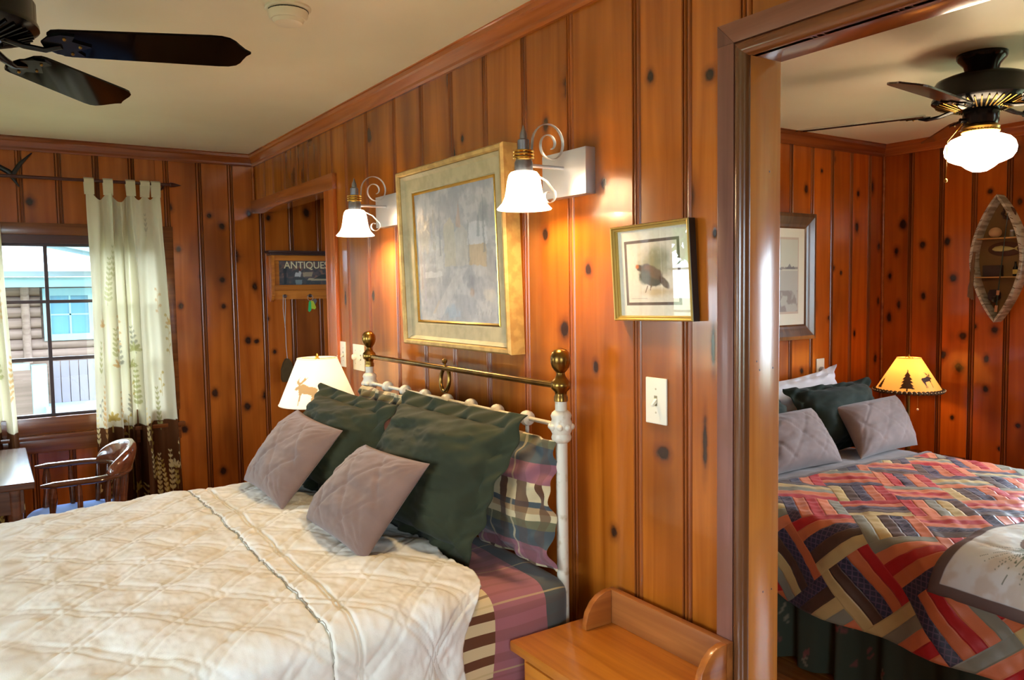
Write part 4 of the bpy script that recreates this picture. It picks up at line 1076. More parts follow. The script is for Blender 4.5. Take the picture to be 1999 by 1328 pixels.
def plaid(name, scale=1.0, su=1, dark=1.0):
    """woven plaid: broad blocks one way, narrow stripes the other (UV in metres)"""
    t = NT(name); uv = t.coord('UV'); sp = t.node('ShaderNodeSeparateXYZ'); t.put(sp.inputs[0], uv)
    u = t.math('FRACT', t.math('ADD', t.math('MULTIPLY', sp.outputs[0], 1/(.46*scale)), 10.0)); v = t.math('FRACT', t.math('ADD', t.math('MULTIPLY', sp.outputs[1], 1/(.30*scale)), 10.0))
    if su == 2: u, v = v, u
    cream, tan, brown, mauve, slate, olive = S(224, 204, 156), S(196, 160, 112), S(104, 68, 44), S(158, 102, 108), S(84, 92, 92), S(120, 116, 84)
    cu_ = t.ramp(u, [(0, cream), (.24, mauve), (.48, slate), (.68, olive), (.78, cream), (.86, tan), (.93, slate)], 'CONSTANT')
    st = t.ramp(v, [(0, (0,0,0)), (.10, (1,1,1)), (.16, (0,0,0)), (.24, (.7,.7,.7)), (.265, (0,0,0)), (.42, (1,1,1)), (.50, (0,0,0)), (.60, (.9,.9,.9)), (.70, (0,0,0)), (.78, (1,1,1)), (.84, (0,0,0)), (.93, (.6,.6,.6))], 'CONSTANT')
    lt = t.ramp(v, [(0, (0,0,0)), (.04, (1,1,1)), (.065, (0,0,0)), (.30, (1,1,1)), (.32, (0,0,0)), (.55, (1,1,1)), (.57, (0,0,0))], 'CONSTANT')
    iscream = t.ramp(u, [(0, (1,1,1)), (.24, (.32,.32,.32)), (.78, (.8,.8,.8))], 'CONSTANT')
    c = t.mix(t.math('MULTIPLY', st, iscream), cu_, brown)
    c = t.mix(t.math('MULTIPLY', lt, .5), c, cream)
    if dark != 1: c = t.mix(1-dark, c, (0, 0, 0, 1))
    t.set(color=c, rough=.85, sheen=.2, spec=.15); t.bump(t.noise(t.coord('Object'), 900, 1), .15, .0008)
    return t.mat
plaidm = plaid('plaid_flannel')
plaid2 = plaid('plaid_flannel_case', .8, 2, .72)

def loft(path, n):
    """resample a polyline (y, z) evenly by arc length -> points, normals, lengths"""
    p = np.array(path, float); d = np.r_[0, np.cumsum(np.hypot(*np.diff(p, axis=0).T))]
    s = np.linspace(0, d[-1], n); q = np.stack([np.interp(s, d, p[:, k]) for k in (0, 1)], -1)
    for _ in range(3): q[1:-1] = (q[:-2]+2*q[1:-1]+q[2:])/4
    tg = np.gradient(q, axis=0); tg /= np.linalg.norm(tg, axis=1)[:, None]
    return q, np.stack([-tg[:, 1], tg[:, 0]], -1), s
def arc(cy, cz, r, a0, a1, n=10):
    return [(cy+r*math.cos(math.radians(a0+(a1-a0)*k/n)), cz+r*math.sin(math.radians(a0+(a1-a0)*k/n))) for k in range(n+1)]

# ---------------------------------------------------------------- white bed
bed = thing('iron_bed', 'cream iron and brass headboard bed against the pine wall', 'bed', (-.10, 2.37, 0))
HX, PY = -.10, (1.72, 3.02)
for y in PY:
    po = obj('post', MB().cyl((HX, y, 0), (HX, y, 1.195), .0165, n=18), MT['cream_iron'], bed, smooth=True)
    obj('collar', MB().lathe((HX, y, 1.12), [(.018, -.045), (.026, -.038), (.028, -.03), (.025, -.02), (.031, -.008), (.031, .008), (.026, .02), (.029, .03), (.026, .038), (.018, .045)], 22), MT['cream_iron'], po, smooth=True)
    mb = MB()
    for k in range(8):
        q = 2*PI*k/8; mb.sphere((HX+.028*math.cos(q), y+.028*math.sin(q), 1.12), .0095, 6)
    obj('flower_casting', mb, MT['cream_iron'], po, smooth=True)
    obj('brass_knob', MB().lathe((HX, y, 1.19), [(.019, 0), (.019, .012), (.016, .018), (.017, .026), (.026, .034), (.0275, .044), (.026, .054), (.018, .062), (.013, .070), (.012, .078), (.017, .084), (.0235, .093), (.0275, .106), (.028, .118), (.0245, .132), (.016, .142), (.001, .146)], 28), MT['brass'], bed, smooth=True)
obj('top_rail', MB().cyl((HX, PY[0]+.02, 1.232), (HX, PY[1]-.02, 1.232), .0095), MT['brass'], bed, smooth=True)
obj('lower_rail', MB().cyl((HX, PY[0]+.02, 1.122), (HX, PY[1]-.02, 1.122), .0065), MT['cream_iron'], bed, smooth=True)
obj('foot_rail', MB().cyl((HX, PY[0]+.01, .50), (HX, PY[1]-.01, .50), .0075), MT['cream_iron'], bed, smooth=True)
ROS = [2.848, 2.690, 2.530, 2.367, 2.207, 2.048, 1.885]
for y in ROS:
    ro = obj('spindle', MB().cyl((HX, y, .50), (HX, y, 1.115), .006, n=10), MT['cream_iron'], bed, smooth=True)
    obj('rosette', MB().lathe((HX, y, 1.122), [(.010, -.016), (.020, -.012), (.0225, -.004), (.0225, .004), (.020, .012), (.010, .016)], 18, Matrix.Rotation(.5, 3, 'Y') @ Matrix.Rotation(PI/2, 3, 'X')), MT['cream_iron'], ro, smooth=True)
obj('brass_ring', MB().tube([(HX+.004*math.sin(q), 2.378+.030*math.cos(q), 1.192+.041*math.sin(q)) for q in [2*PI*k/28 for k in range(28)]], .0068, 10, closed=True), MT['brass'], bed, smooth=True)
obj('ring_finial', MB().lathe((HX, 2.378, 1.238), [(.006, 0), (.004, .008), (.0095, .014), (.0095, .022), (.001, .028)], 14), MT['brass'], bed, smooth=True)
for y in PY: obj('side_rail', MB().box(-2.05, HX, y-.012, y+.012, .26, .34), MT['cream_iron'], bed)
for y in PY: obj('foot_post', MB().cyl((-2.06, y, 0), (-2.06, y, .62), .0165, n=16), MT['cream_iron'], bed, smooth=True)
obj('box_spring', MB().box(-2.03, -.13, 1.70, 3.06, .24, .44), whitem, loc=(-1.08, 2.38, .24), bevel=.03, seg=3, label='white box spring under the mattress of the iron bed', cat='box spring')

# mattress in its plaid fitted sheet
MY0, MY1, MZ = 1.668, 3.085, .715
path = [(MY0+.012, .44), (MY0, .52)]+arc(MY0+.055, MZ-.055, .055, 180, 90)+[(2.37, MZ+.008)]+arc(MY1-.055, MZ-.055, .055, 90, 0)+[(MY1, .52), (MY1-.012, .44)]
n = 150; q, nr, s = loft(path, n)
xs = np.r_[np.linspace(-2.04, -.17, 60), -.17+.072*np.sin(np.linspace(.08, 1, 14)*PI/2)]
P = np.zeros((len(xs), n, 3)); nr = -nr if nr[n//2, 1] < 0 else nr
for i, x in enumerate(xs):
    d = 0 if x < -.17 else .05*(1-math.sqrt(max(0, 1-((x+.17)/.072)**2)))
    wv = .004*np.sin(x*23+s*9)+.006*(fbm(np.full(n, x*6), s*5, 3)-.45)
    P[i, :, 0] = x; P[i, :, 1] = q[:, 0]+nr[:, 0]*(wv-d); P[i, :, 2] = q[:, 1]+nr[:, 1]*(wv-d)
mb = MB().grid(P); mb.uv = np.stack([np.repeat(-xs-.06, n)*1.0, np.tile(s, len(xs))], -1)
mb.f.append(tuple((len(xs)-1)*n+k for k in range(n))); mb.f.append(tuple(range(n)))
# blocks run along x: cream under the quilt, then mauve, then slate at the corner
t = NT('plaid_sheet'); sp = t.node('ShaderNodeSeparateXYZ'); t.put(sp.inputs[0], t.coord('UV'))
u, v = sp.outputs[0], t.math('FRACT', t.math('MULTIPLY', sp.outputs[1], 1/.34))
wob = t.math('MULTIPLY', t.math('SUBTRACT', t.noise(t.coord('Object'), 6, 2), .5), .02)
u2 = t.math('ADD', u, wob)
base = t.ramp(t.math('MULTIPLY', u2, 2.0), [(0, S(84, 88, 84)), (.264, S(168, 108, 112)), (.60, S(226, 206, 158)), (.90, S(168, 108, 112)), (.97, S(84, 88, 84))], 'CONSTANT')
st = t.ramp(v, [(0, (0,0,0)), (.05, (1,1,1)), (.11, (0,0,0)), (.17, (.8,.8,.8)), (.19, (0,0,0)), (.30, (1,1,1)), (.37, (0,0,0)), (.46, (1,1,1)), (.55, (0,0,0)), (.64, (1,1,1)), (.70, (0,0,0)), (.82, (.7,.7,.7)), (.84, (0,0,0)), (.92, (.8,.8,.8)), (.95, (0,0,0))], 'CONSTANT')
ic = t.ramp(t.math('MULTIPLY', u2, 2.0), [(0, (.12,.12,.12)), (.264, (.28,.28,.28)), (.60, (1,1,1)), (.90, (.3,.3,.3))], 'CONSTANT')
lt = t.ramp(v, [(0, (0,0,0)), (.22, (.6,.6,.6)), (.235, (0,0,0)), (.74, (.6,.6,.6)), (.755, (0,0,0))], 'CONSTANT')
c = t.mix(t.math('MULTIPLY', st, ic), base, S(110, 70, 46)); c = t.mix(lt, c, S(206, 184, 128))
t.set(color=c, rough=.85, sheen=.2, spec=.15); t.bump(t.noise(t.coord('Object'), 900, 1), .15, .0008)
mat_ = thing('mattress', 'mattress in a plaid fitted sheet on the iron bed', 'mattress', (-1.08, 2.38, .44))
obj('fitted_sheet', mb, t.mat, mat_, smooth=True)

# cream quilt with double rows of diamond stitching
QY0, QY1, QZ = 1.632, 3.165, .757
path = [(QY0-.035, .16), (QY0-.018, .40), (QY0-.002, .60)]+arc(QY0+.075, QZ-.078, .077, 180, 90)+[(1.95, QZ+.012), (2.4, QZ+.020), (2.85, QZ+.012)]+arc(QY1-.06, QZ-.062, .062, 90, 0)+[(QY1+.005, .55), (QY1+.02, .30)]
n = 430; q, nr, s = loft(path, n); nr = -nr if nr[n//2, 1] < 0 else nr
SEAM = -.80
xs = np.unique(np.round(np.r_[np.linspace(-2.2, -1.35, 90), np.linspace(-1.35, -.365, 300), np.linspace(SEAM-.012, SEAM+.012, 16)], 5))
XS = xs[:, None]*np.ones((1, n)); SS = s[None]*np.ones((len(xs), 1))
SP, DBL = .156, .013
A = (XS+SS)/math.sqrt(2); B = (XS-SS)/math.sqrt(2)
# stitching lattice is offset and differently spaced on the turned-over head part
head = smst(SEAM-.001, SEAM+.001, XS)
def lines(c, sp, off):
    L = (c+off)/sp; f = abs(L-np.round(L))*sp
    return np.exp(-((f-DBL)/.0042)**2), np.clip(f/(sp/2), 0, 1)
g = np.zeros_like(XS); puff = np.ones_like(XS)
for c_, off in ((A, .03), (B, .07)):
    l, f = lines(c_, SP, off); g = np.maximum(g, l); puff = puff*np.sin(f*PI/2)**.6
    l2, f2 = lines(c_, SP*1.35, off+.05)
wr1 = fbm(XS*7+5, SS*9, 4)-.45; wr2 = fbm(XS*40, SS*40+7, 3)-.45
top = smst(.35, .60, SS)
hang = 1-top
disp = .0045*puff-.0035*g+wr1*.030+wr2*.006
disp += hang*(.018*np.sin(XS*19+SS*3)+.012*np.sin(XS*41+2*np.sin(SS*9)))*smst(.62, .15, SS)
disp += .003*head-.004*np.exp(-((XS-SEAM)/.004)**2)-.006*np.exp(-((XS-SEAM-.065)/.005)**2)-.004*np.exp(-((XS-SEAM-.055)/.003)**2)
band = (XS > SEAM) & (XS < SEAM+.06); disp[band] -= .0045*puff[band]-.003*g[band]*0-.004
# jagged seam edge: shift x a little
XJ = XS+.006*(vnoise(SS*60, SS*0+3)-.5)*np.exp(-((XS-SEAM)/.02)**2)+.03*(fbm(SS*1.3, SS*0+1, 2)-.45)*np.exp(-((XS-SEAM)/.5)**2)
# head edge: wavy, drawn toward the foot along the near side
hd = smst(-.62, -.365, XS)
XJ = XJ-hd*(.085*smst(.75, .45, SS)+.03*np.sin(SS*5)*.5+.015*np.sin(SS*17))
disp -= .012*hd**3
disp = np.maximum(disp, -.013)
P = np.stack([XJ, q[None, :, 0]+nr[None, :, 0]*disp, q[None, :, 1]+nr[None, :, 1]*disp], -1)
P[..., 2] += -.02*smst(-.9, -1.6, XS)*top
mb = MB().grid(P)
t = NT('cream_quilt'); p = t.coord('Object'); nn = t.noise(p, 7, 4)
t.set(color=t.mix(t.smooth(nn, .3, .7), S(226, 222, 206), S(236, 234, 224)), rough=.8, sheen=.2, spec=.2); t.bump(t.noise(p, 420, 2), .2, .0012)
qo = obj('quilt', mb, t.mat, loc=(-1.2, 2.4, .74), smooth=True, recalc=True, label='cream diamond-stitched quilt spread over the iron bed', cat='quilt')
md = qo.modifiers.new('thickness', 'SOLIDIFY'); md.thickness = .008; md.offset = -1
ks = int(np.argmin(abs(xs-SEAM)))
mb = MB().tube([(float(P[ks, k, 0])+.0015*math.sin(k*1.9), float(P[ks, k, 1]), float(P[ks, k, 2])+.001) for k in range(60, n-40, 2)], [.0010+.0010*(math.sin(k*2.7)*math.sin(k*.37) > .15) for k in range(60, n-40, 2)], 5)
obj('seam_thread', mb, plain('grey_thread', S(150, 142, 126), .9), qo, smooth=True)

# pillows of the white bed (BL, BR, TR, TL as seen from the foot)
ZQ = .735
pillow('plaid_pillow', 'plaid flannel pillow upright by the near brass bedpost', 'pillow', [(-.19, 2.36, .725), (-.165, 1.70, .725), (-.145, 1.715, 1.085), (-.155, 2.36, 1.125)], .09, plaid2, 64, .045, .03, 21, .722, group='plaid pillows against the headboard')
pillow('plaid_pillow', 'plaid flannel pillow upright by the far brass bedpost', 'pillow', [(-.20, 3.07, .725), (-.20, 2.42, .725), (-.155, 2.42, 1.125), (-.155, 3.03, 1.12)], .09, plaid2, 64, .045, .03, 22, .722, group='plaid pillows against the headboard')
pillow('sham_pillow', 'large dark green sham pillow leaning next to the near bedpost', 'pillow', [(-.40, 2.50, .74), (-.355, 1.845, .735), (-.215, 1.735, 1.165), (-.225, 2.47, 1.165)], .19, greenm, 90, .05, .04, 3, .722, wr=1.7, group='dark green shams')
pillow('sham_pillow', 'large dark green sham pillow leaning next to the moose lamp', 'pillow', [(-.45, 3.14, .755), (-.43, 2.52, .755), (-.26, 2.46, 1.115), (-.275, 3.14, 1.13)], .18, greenm, 90, .05, .04, 4, .745, wr=1.7, group='dark green shams')
pillow('throw_pillow', 'mauve quilted throw pillow propped on the near green sham', 'pillow', [(-.585, 2.44, .772), (-.585, 1.965, .768), (-.395, 1.935, 1.018), (-.375, 2.43, .992)], .15, mauvem, 72, 0, .06, 5, .765, .13, wr=.55, group='mauve throw pillows on the white bed')
pillow('throw_pillow', 'mauve quilted throw pillow propped on the far green sham', 'pillow', [(-.60, 3.10, .775), (-.615, 2.58, .775), (-.40, 2.565, 1.022), (-.39, 3.07, 1.034)], .15, mauvem, 72, 0, .06, 6, .765, .13, wr=.55, group='mauve throw pillows on the white bed')

# ---------------------------------------------------------------- bedside tables and lamps
nsm = wood('honey_pine_x', S(216, 134, 40), S(182, 102, 22), .3, .3, 'y', 1.4)
nse = wood('honey_pine_end', S(186, 116, 56), S(152, 88, 40), .4, .1, 'y', 1.4)
ns = thing('nightstand', 'honey pine nightstand with a raised gallery beside the near bedpost', 'nightstand', (-.17, 1.42, 0))
obj('top', MB().box(-.325, -.022, 1.185, 1.652, .574, .600), nsm, ns, bevel=.004)
obj('gallery_back', MB().box(-.042, -.022, 1.185, 1.600, .600, .690), nse, ns, bevel=.002)
side = [(-.043, .600), (-.043, .690), (-.062, .689), (-.085, .682), (-.105, .667), (-.122, .643), (-.130, .615), (-.130, .600)]
for y in (1.185, 1.582): obj('gallery_side', MB().prism(side, lambda a, b, d: (a, d, b), y, y+.018), wood('gallery_side_wood', S(188, 112, 46), S(150, 80, 28), .3, .3, 'x', 1.4) if y < 1.3 else bpy.data.materials['gallery_side_wood'], ns, bevel=.0015)
obj('cabinet_body', MB().box(-.300, -.03, 1.215, 1.622, .06, .574), nsm, ns)
obj('door', MB().box(-.314, -.300, 1.235, 1.602, .09, .42), nsm, ns, bevel=.003)
dr = obj('drawer', MB().box(-.314, -.300, 1.235, 1.602, .435, .56), nsm, ns, bevel=.003)
obj('knob', MB().lathe((-.314, 1.418, .497), [(.006, 0), (.006, .01), (.014, .018), (.012, .026), (.001, .028)], 14, Matrix.Rotation(-PI/2, 3, 'Y')), nse, dr, smooth=True)
for x in (-.285, -.045):
    for y in (1.23, 1.60): obj('foot', MB().box(x-.018, x+.018, y-.018, y+.018, 0, .06), nsm, ns)
bt = thing('bedside_table', 'small dark wooden bedside table carrying the moose lamp', 'table', (-.2, 3.43, 0))
obj('top', MB().box(-.38, -.02, 3.25, 3.61, .60, .625), deskm, bt, bevel=.004)
obj('body', MB().box(-.36, -.04, 3.27, 3.59, .42, .60), deskm, bt)
for x in (-.345, -.055):
    for y in (3.285, 3.575): obj('leg', MB().cyl((x, y, 0), (x, y, .42), .014, .02), deskm, bt, smooth=True)

MOOSE = [(.00,.00),(.035,.0),(.045,.20),(.06,.36),(.09,.42),(.30,.40),(.42,.36),(.46,.30),(.44,.12),(.43,.0),(.465,.0),(.49,.20),(.53,.0),(.565,.0),(.55,.24),(.60,.36),(.62,.46),(.60,.58),(.50,.64),(.30,.66),(.12,.74),(.04,.76),(-.02,.70),(-.10,.72),(-.13,.66),(-.22,.62),(-.235,.55),(-.16,.52),(-.10,.56),(-.06,.50),(-.03,.40),(.0,.30)]
ANT = [(-.12,.72),(-.20,.78),(-.22,.90),(-.19,.84),(-.14,.94),(-.10,.98),(-.13,.88),(-.08,.80),(-.03,.80),(.08,.96),(.12,1.02),(.10,.92),(.20,.98),(.12,.86),(.02,.76),(-.04,.72)]
SPRUCE = [(-.03,0),(.03,0),(.03,.12),(.32,.10),(.20,.22),(.27,.22),(.15,.36),(.24,.37),(.12,.50),(.20,.52),(.08,.66),(.13,.68),(.03,.82),(0,1),(-.03,.82),(-.13,.68),(-.08,.66),(-.20,.52),(-.12,.50),(-.24,.37),(-.15,.36),(-.27,.22),(-.20,.22),(-.32,.10),(-.03,.12)]
def shade_mesh(c, r0, z0, r1, z1, motifs, base, ink, glowfn=None, n=260, m=90):
    """conical shade; motifs: (polygons, angle, height fraction, size)"""
    th = np.linspace(0, 2*PI, n, endpoint=False)[:, None]*np.ones((1, m)); v = np.linspace(0, 1, m)[None]*np.ones((n, 1))
    r = r0+(r1-r0)*v; z = z0+(z1-z0)*v
    P = np.stack([c[0]+r*np.cos(th), c[1]+r*np.sin(th), z], -1)
    col = np.zeros((n, m, 3))+np.array(base[:3])
    for polys, ang, v0, size in motifs:
        dth = (th-ang+PI) % (2*PI)-PI
        a = dth*r/size; b = (v-v0)*(z1-z0)/size*1.05
        msk = np.zeros(a.shape, bool)
        for pl in polys: msk |= inpoly(a, b, pl)
        col = mixc(col, ink, msk*1.0)
    if glowfn is not None: col = glowfn(col, th, v)
    return P, col
def table_lamp(label, c, zb, z0, z1, r0, r1, motifs, base, ink, power, polem, shadem, trimfn=None, glowfn=None):
    L = thing('table_lamp', label, 'lamp', (c[0], c[1], zb), 'bedside lamps')
    P, col = shade_mesh(c, r0, z0, r1, z1, motifs, base, ink, glowfn)
    mb = MB().grid(P, closed_u=True); mb.col = col.reshape(-1, 3)
    sh = obj('shade', mb, shadem, L, smooth=True, recalc=False)
    for r, z in ((r0, z0), (r1, z1)):
        o_ = MB().tube([(c[0]+r*math.cos(q), c[1]+r*math.sin(q), z) for q in [2*PI*k/60 for k in range(60)]], .0022, 6, closed=True)
        o_.col = np.tile(np.array(base[:3])*.8, (len(o_.v), 1)); obj('shade_ring', o_, shadem, sh, smooth=True)
    obj('base', MB().lathe((c[0], c[1], zb), [(.075, 0), (.078, .008), (.07, .016), (.03, .022), (.014, .034)], 28), polem, L, smooth=True)
    obj('stem', MB().lathe((c[0], c[1], zb), [(.014, .034), (.016, .06), (.010, .08), (.0085, z0-zb-.04), (.0085, z0-zb+.02), (.016, z0-zb+.03), (.016, z0-zb+.07)], 16), polem, L, smooth=True)
    obj('harp', MB().tube([(c[0]-.0, c[1]-.03, z0+.05), (c[0], c[1]-.045, (z0+z1)/2+.03), (c[0], c[1]-.02, z1+.004), (c[0], c[1]+.02, z1+.004), (c[0], c[1]+.045, (z0+z1)/2+.03), (c[0], c[1]+.03, z0+.05)], .002, 6), MT['gold'], L, smooth=True)
    sp = MB()
    for k in range(3): sp.cyl((c[0], c[1], z1-.002), (c[0]+r1*math.cos(2*PI*k/3), c[1]+r1*math.sin(2*PI*k/3), z1-.002), .0015, n=6)
    obj('spider', sp, MT['gold'], L)
    obj('finial', MB().lathe((c[0], c[1], z1), [(.004, 0), (.008, .008), (.004, .018), (.001, .022)], 12), MT['gold'], L, smooth=True)
    if trimfn: trimfn(L, sh)
    b = bulb('lamp_bulb', (0, 0, 0), power, (1, .76, .46), .03); b.parent = L; b.location = (0, 0, (z0+z1)/2+.01-zb)
    return L
lampc = (-.185, 3.40)
# direction of the shade facing the foot of the bed
aim = math.atan2(-3.40, -1.4+.185)
table_lamp('lamp with a lit white shade and pale moose, beyond the far side of the bed', lampc, .625, 1.002, 1.205, .172, .087,
           [([MOOSE, ANT], aim-.56, .06, .125), ([MOOSE, ANT], aim+2.3, .08, .115), ([MOOSE, ANT], aim-2.1, .08, .115)], S(255, 246, 222), S(178, 146, 98), 0.4, MT['brass'], lit_shade('cream_shade', None, .2, True, .25))
# ================================================================== SECOND ROOM
BX0, BX1, BZ = 1.06, 2.46, .640
# mattress and base
mt2 = thing('mattress', 'mattress in a mauve sheet on the patchwork bed', 'mattress', (1.76, 1.75, .36))
path = [(BX0+.02, .37)]+arc(BX0+.07, BZ-.06, .055, 180, 90)+arc(BX1-.07, BZ-.06, .055, 90, 0)+[(BX1-.02, .37)]
n = 90; q, nr, s = loft(path, n); nr = -nr if nr[n//2, 1] < 0 else nr
ys = np.r_[np.linspace(.66, 2.66, 60), 2.69, 2.705, 2.71]
P = np.zeros((len(ys), n, 3))
for i, y in enumerate(ys):
    d = .004*np.sin(y*17+s*8)-(0 if y < 2.67 else .03*((y-2.66)/.05)**2)
    P[i, :, 0] = q[:, 0]+nr[:, 0]*d; P[i, :, 1] = y; P[i, :, 2] = q[:, 1]+nr[:, 1]*d
mb = MB().grid(P); mb.f.append(tuple((len(ys)-1)*n+k for k in range(n))); mb.f.append(tuple(range(n)))
obj('fitted_sheet', mb, mauve2, mt2, smooth=True)
bb = thing('box_spring_bed', 'low bed base with a dark green gathered skirt under the patchwork quilt', 'bed', (1.76, 1.7, 0))
obj('box_spring', MB().box(BX0+.16, BX1-.16, .70, 2.70, .12, .36), green2, bb, bevel=.02)
for x in (BX0+.2, BX1-.2):
    for y in (.76, 2.62): obj('leg', MB().box(x-.025, x+.025, y-.025, y+.025, 0, .12), MT['black'], bb)
# gathered skirt with small woven motifs
yy = np.linspace(.62, 2.70, 330); zz = np.linspace(.385, .012, 40)
fold = np.sin(yy*31+1.5*np.sin(yy*7))+.4*np.sin(yy*67)
YY, ZZ = np.meshgrid(yy, zz, indexing='ij'); amp = .010+.022*(.385-ZZ)/.37
G = np.stack([BX0+.115-amp*fold[:, None]+.01*(.385-ZZ)/.37, YY, ZZ], -1)
c = np.zeros(YY.shape+(3,))+np.array(S(74, 78, 62)[:3]); arcl = np.cumsum(np.r_[0, np.hypot(np.diff(yy), np.diff(.03*fold))])[:, None]*np.ones((1, 40))
rng = np.random.RandomState(4)
for i in range(46):
    a, z = rng.rand()*arcl.max(), .05+rng.rand()*.3; ang = rng.rand()*PI; l, w = .026, .012
    da, dz = arcl-a, ZZ-z; p_ = (da*math.cos(ang)+dz*math.sin(ang))/l; q_ = (-da*math.sin(ang)+dz*math.cos(ang))/w
    c = mixc(c, [S(140, 84, 76), S(150, 134, 108)][i % 2], ((p_*p_+q_*q_ < 1) & (np.sin(p_*14) > -.3))*.8)
mb = MB().grid(G); mb.col = c.reshape(-1, 3)
obj('skirt', mb, vcol_mat('skirt_cloth', .9, 0, 0, .1, 500), bb, smooth=True, recalc=False)
x_ = np.linspace(BX0+.0, BX1, 120); XX, ZZ = np.meshgrid(x_, zz[::3], indexing='ij')
G = np.stack([XX, .60-.02*np.sin(XX*30)*(.385-ZZ)/.37, ZZ], -1); mb = MB().grid(G); mb.col = np.tile(np.array(S(52, 56, 46)[:3]), (len(mb.v), 1))
obj('skirt', mb, bpy.data.materials['skirt_cloth'], bb, smooth=True, recalc=False)

# patchwork quilt: blocks of five strips, turned alternately
t = NT('patchwork'); sp = t.node('ShaderNodeSeparateXYZ'); t.put(sp.inputs[0], t.coord('UV'))
u, v = sp.outputs[0], sp.outputs[1]
Bk_ = .215
ra = t.math('MULTIPLY', t.math('ADD', u, v), .70711/Bk_); rb = t.math('MULTIPLY', t.math('SUBTRACT', u, v), .70711/Bk_)
rb = t.math('ADD', rb, 40.0); ra = t.math('ADD', ra, 40.0)
ia, ib = t.math('FLOOR', ra), t.math('FLOOR', rb); fa, fb = t.math('FRACT', ra), t.math('FRACT', rb)
par = t.math('MODULO', t.math('ADD', ia, ib), 2.0)
sel = t.math('ADD', t.math('MULTIPLY', fa, par), t.math('MULTIPLY', fb, t.math('SUBTRACT', 1.0, par)))
kk = t.math('FLOOR', t.math('MULTIPLY', sel, 4.999))
cmb = t.node('ShaderNodeCombineXYZ'); t.put(cmb.inputs[0], ia); t.put(cmb.inputs[1], ib); t.put(cmb.inputs[2], 0.0)
wn = t.node('ShaderNodeTexWhiteNoise', noise_dimensions='3D'); t.put(wn.inputs[0], cmb.outputs[0])
idx = t.math('FRACT', t.math('ADD', t.math('MULTIPLY', kk, .1429*2), wn.outputs['Value']))
pal = t.ramp(idx, [(0, S(184, 30, 32)), (.143, S(84, 58, 42)), (.286, S(216, 120, 76)), (.429, S(48, 48, 66)), (.571, S(136, 132, 112)), (.714, S(206, 110, 64)), (.857, S(200, 170, 110))], 'CONSTANT')
# plaid on the navy strips
fine = t.math('MULTIPLY', t.math('GREATER_THAN', t.math('FRACT', t.math('MULTIPLY', u, 55.0)), .78), .35)
fine2 = t.math('MULTIPLY', t.math('GREATER_THAN', t.math('FRACT', t.math('MULTIPLY', v, 55.0)), .78), .35)
isn = t.math('MULTIPLY', t.math('GREATER_THAN', idx, .429), t.math('LESS_THAN', idx, .571))
pal = t.mix(t.math('MULTIPLY', isn, t.math('MAXIMUM', fine, fine2)), pal, S(140, 110, 130))
se = t.math('FRACT', t.math('MULTIPLY', sel, 4.999)); seam = t.math('SUBTRACT', 1.0, t.math('MINIMUM', t.smooth(se, 0, .12), t.smooth(t.math('SUBTRACT', 1.0, se), 0, .12)))
t.set(color=pal, rough=.42, sheen=.1, spec=.5)
fine3 = t.noise(t.coord('Object'), 60, 3)
t.bump(t.math('SUBTRACT', t.math('MULTIPLY', fine3, .35), seam), .5, .004)
patch = t.mat
path = [(BX0-.055, .325), (BX0-.04, .45)]+arc(BX0+.035, BZ-.055, .075, 178, 90)+[(1.76, BZ+.035)]+arc(BX1-.035, BZ-.055, .075, 90, 2)+[(BX1+.04, .45), (BX1+.055, .33)]
n = 210; q, nr, s = loft(path, n); nr = -nr if nr[n//2, 1] < 0 else nr
ys = np.linspace(.58, 2.10, 230); XS = np.ones((len(ys), 1))*s[None]; YS = ys[:, None]*np.ones((1, n))
wr = fbm(XS*5+3, YS*5, 4)-.45; disp = wr*.03+.004*np.sin(XS*90)*np.sin(YS*90)*.4+(fbm(XS*26, YS*26, 3)-.45)*.008
hangm = smst(.40, .10, XS); disp += hangm*.022*np.sin(YS*16+2*XS)
# rounded hem near the head: the cloth is drawn up
lift = smst(1.72, 2.10, YS)
Sx = q[None, :, 0]+nr[None, :, 0]*disp; Sz = q[None, :, 1]+nr[None, :, 1]*disp
zmin = .325+.24*lift**1.5
low = (s[None] < .40)
Sz2 = np.where(low, np.maximum(Sz, Sz*(1-lift)+(zmin+(Sz-.325)*.25)*lift), Sz)
Yj = YS+.03*np.sin(XS*3.1)*smst(1.9, 2.1, YS)-.03*smst(.35, .0, XS)*smst(1.9, 2.1, YS)
mb = MB().grid(np.stack([Sx, Yj, Sz2], -1)); mb.uv = np.stack([XS.ravel(), YS.ravel()], -1)
pq = obj('patchwork_quilt', mb, patch, loc=(1.76, 1.35, .66), smooth=True, recalc=True, label='patchwork quilt of red, brown, navy and orange strips on the second bed', cat='quilt')
md = pq.modifiers.new('thickness', 'SOLIDIFY'); md.thickness = .007; md.offset = -1
# narrow dark binding along the head edge
mb = MB().tube([(float(Sx[-1, k]), float(Yj[-1, k]), float(Sz2[-1, k])+.001) for k in range(0, n, 3)], .006, 6)
obj('binding', mb, cloth('binding_cloth', S(88, 70, 62), .8), pq, smooth=True)

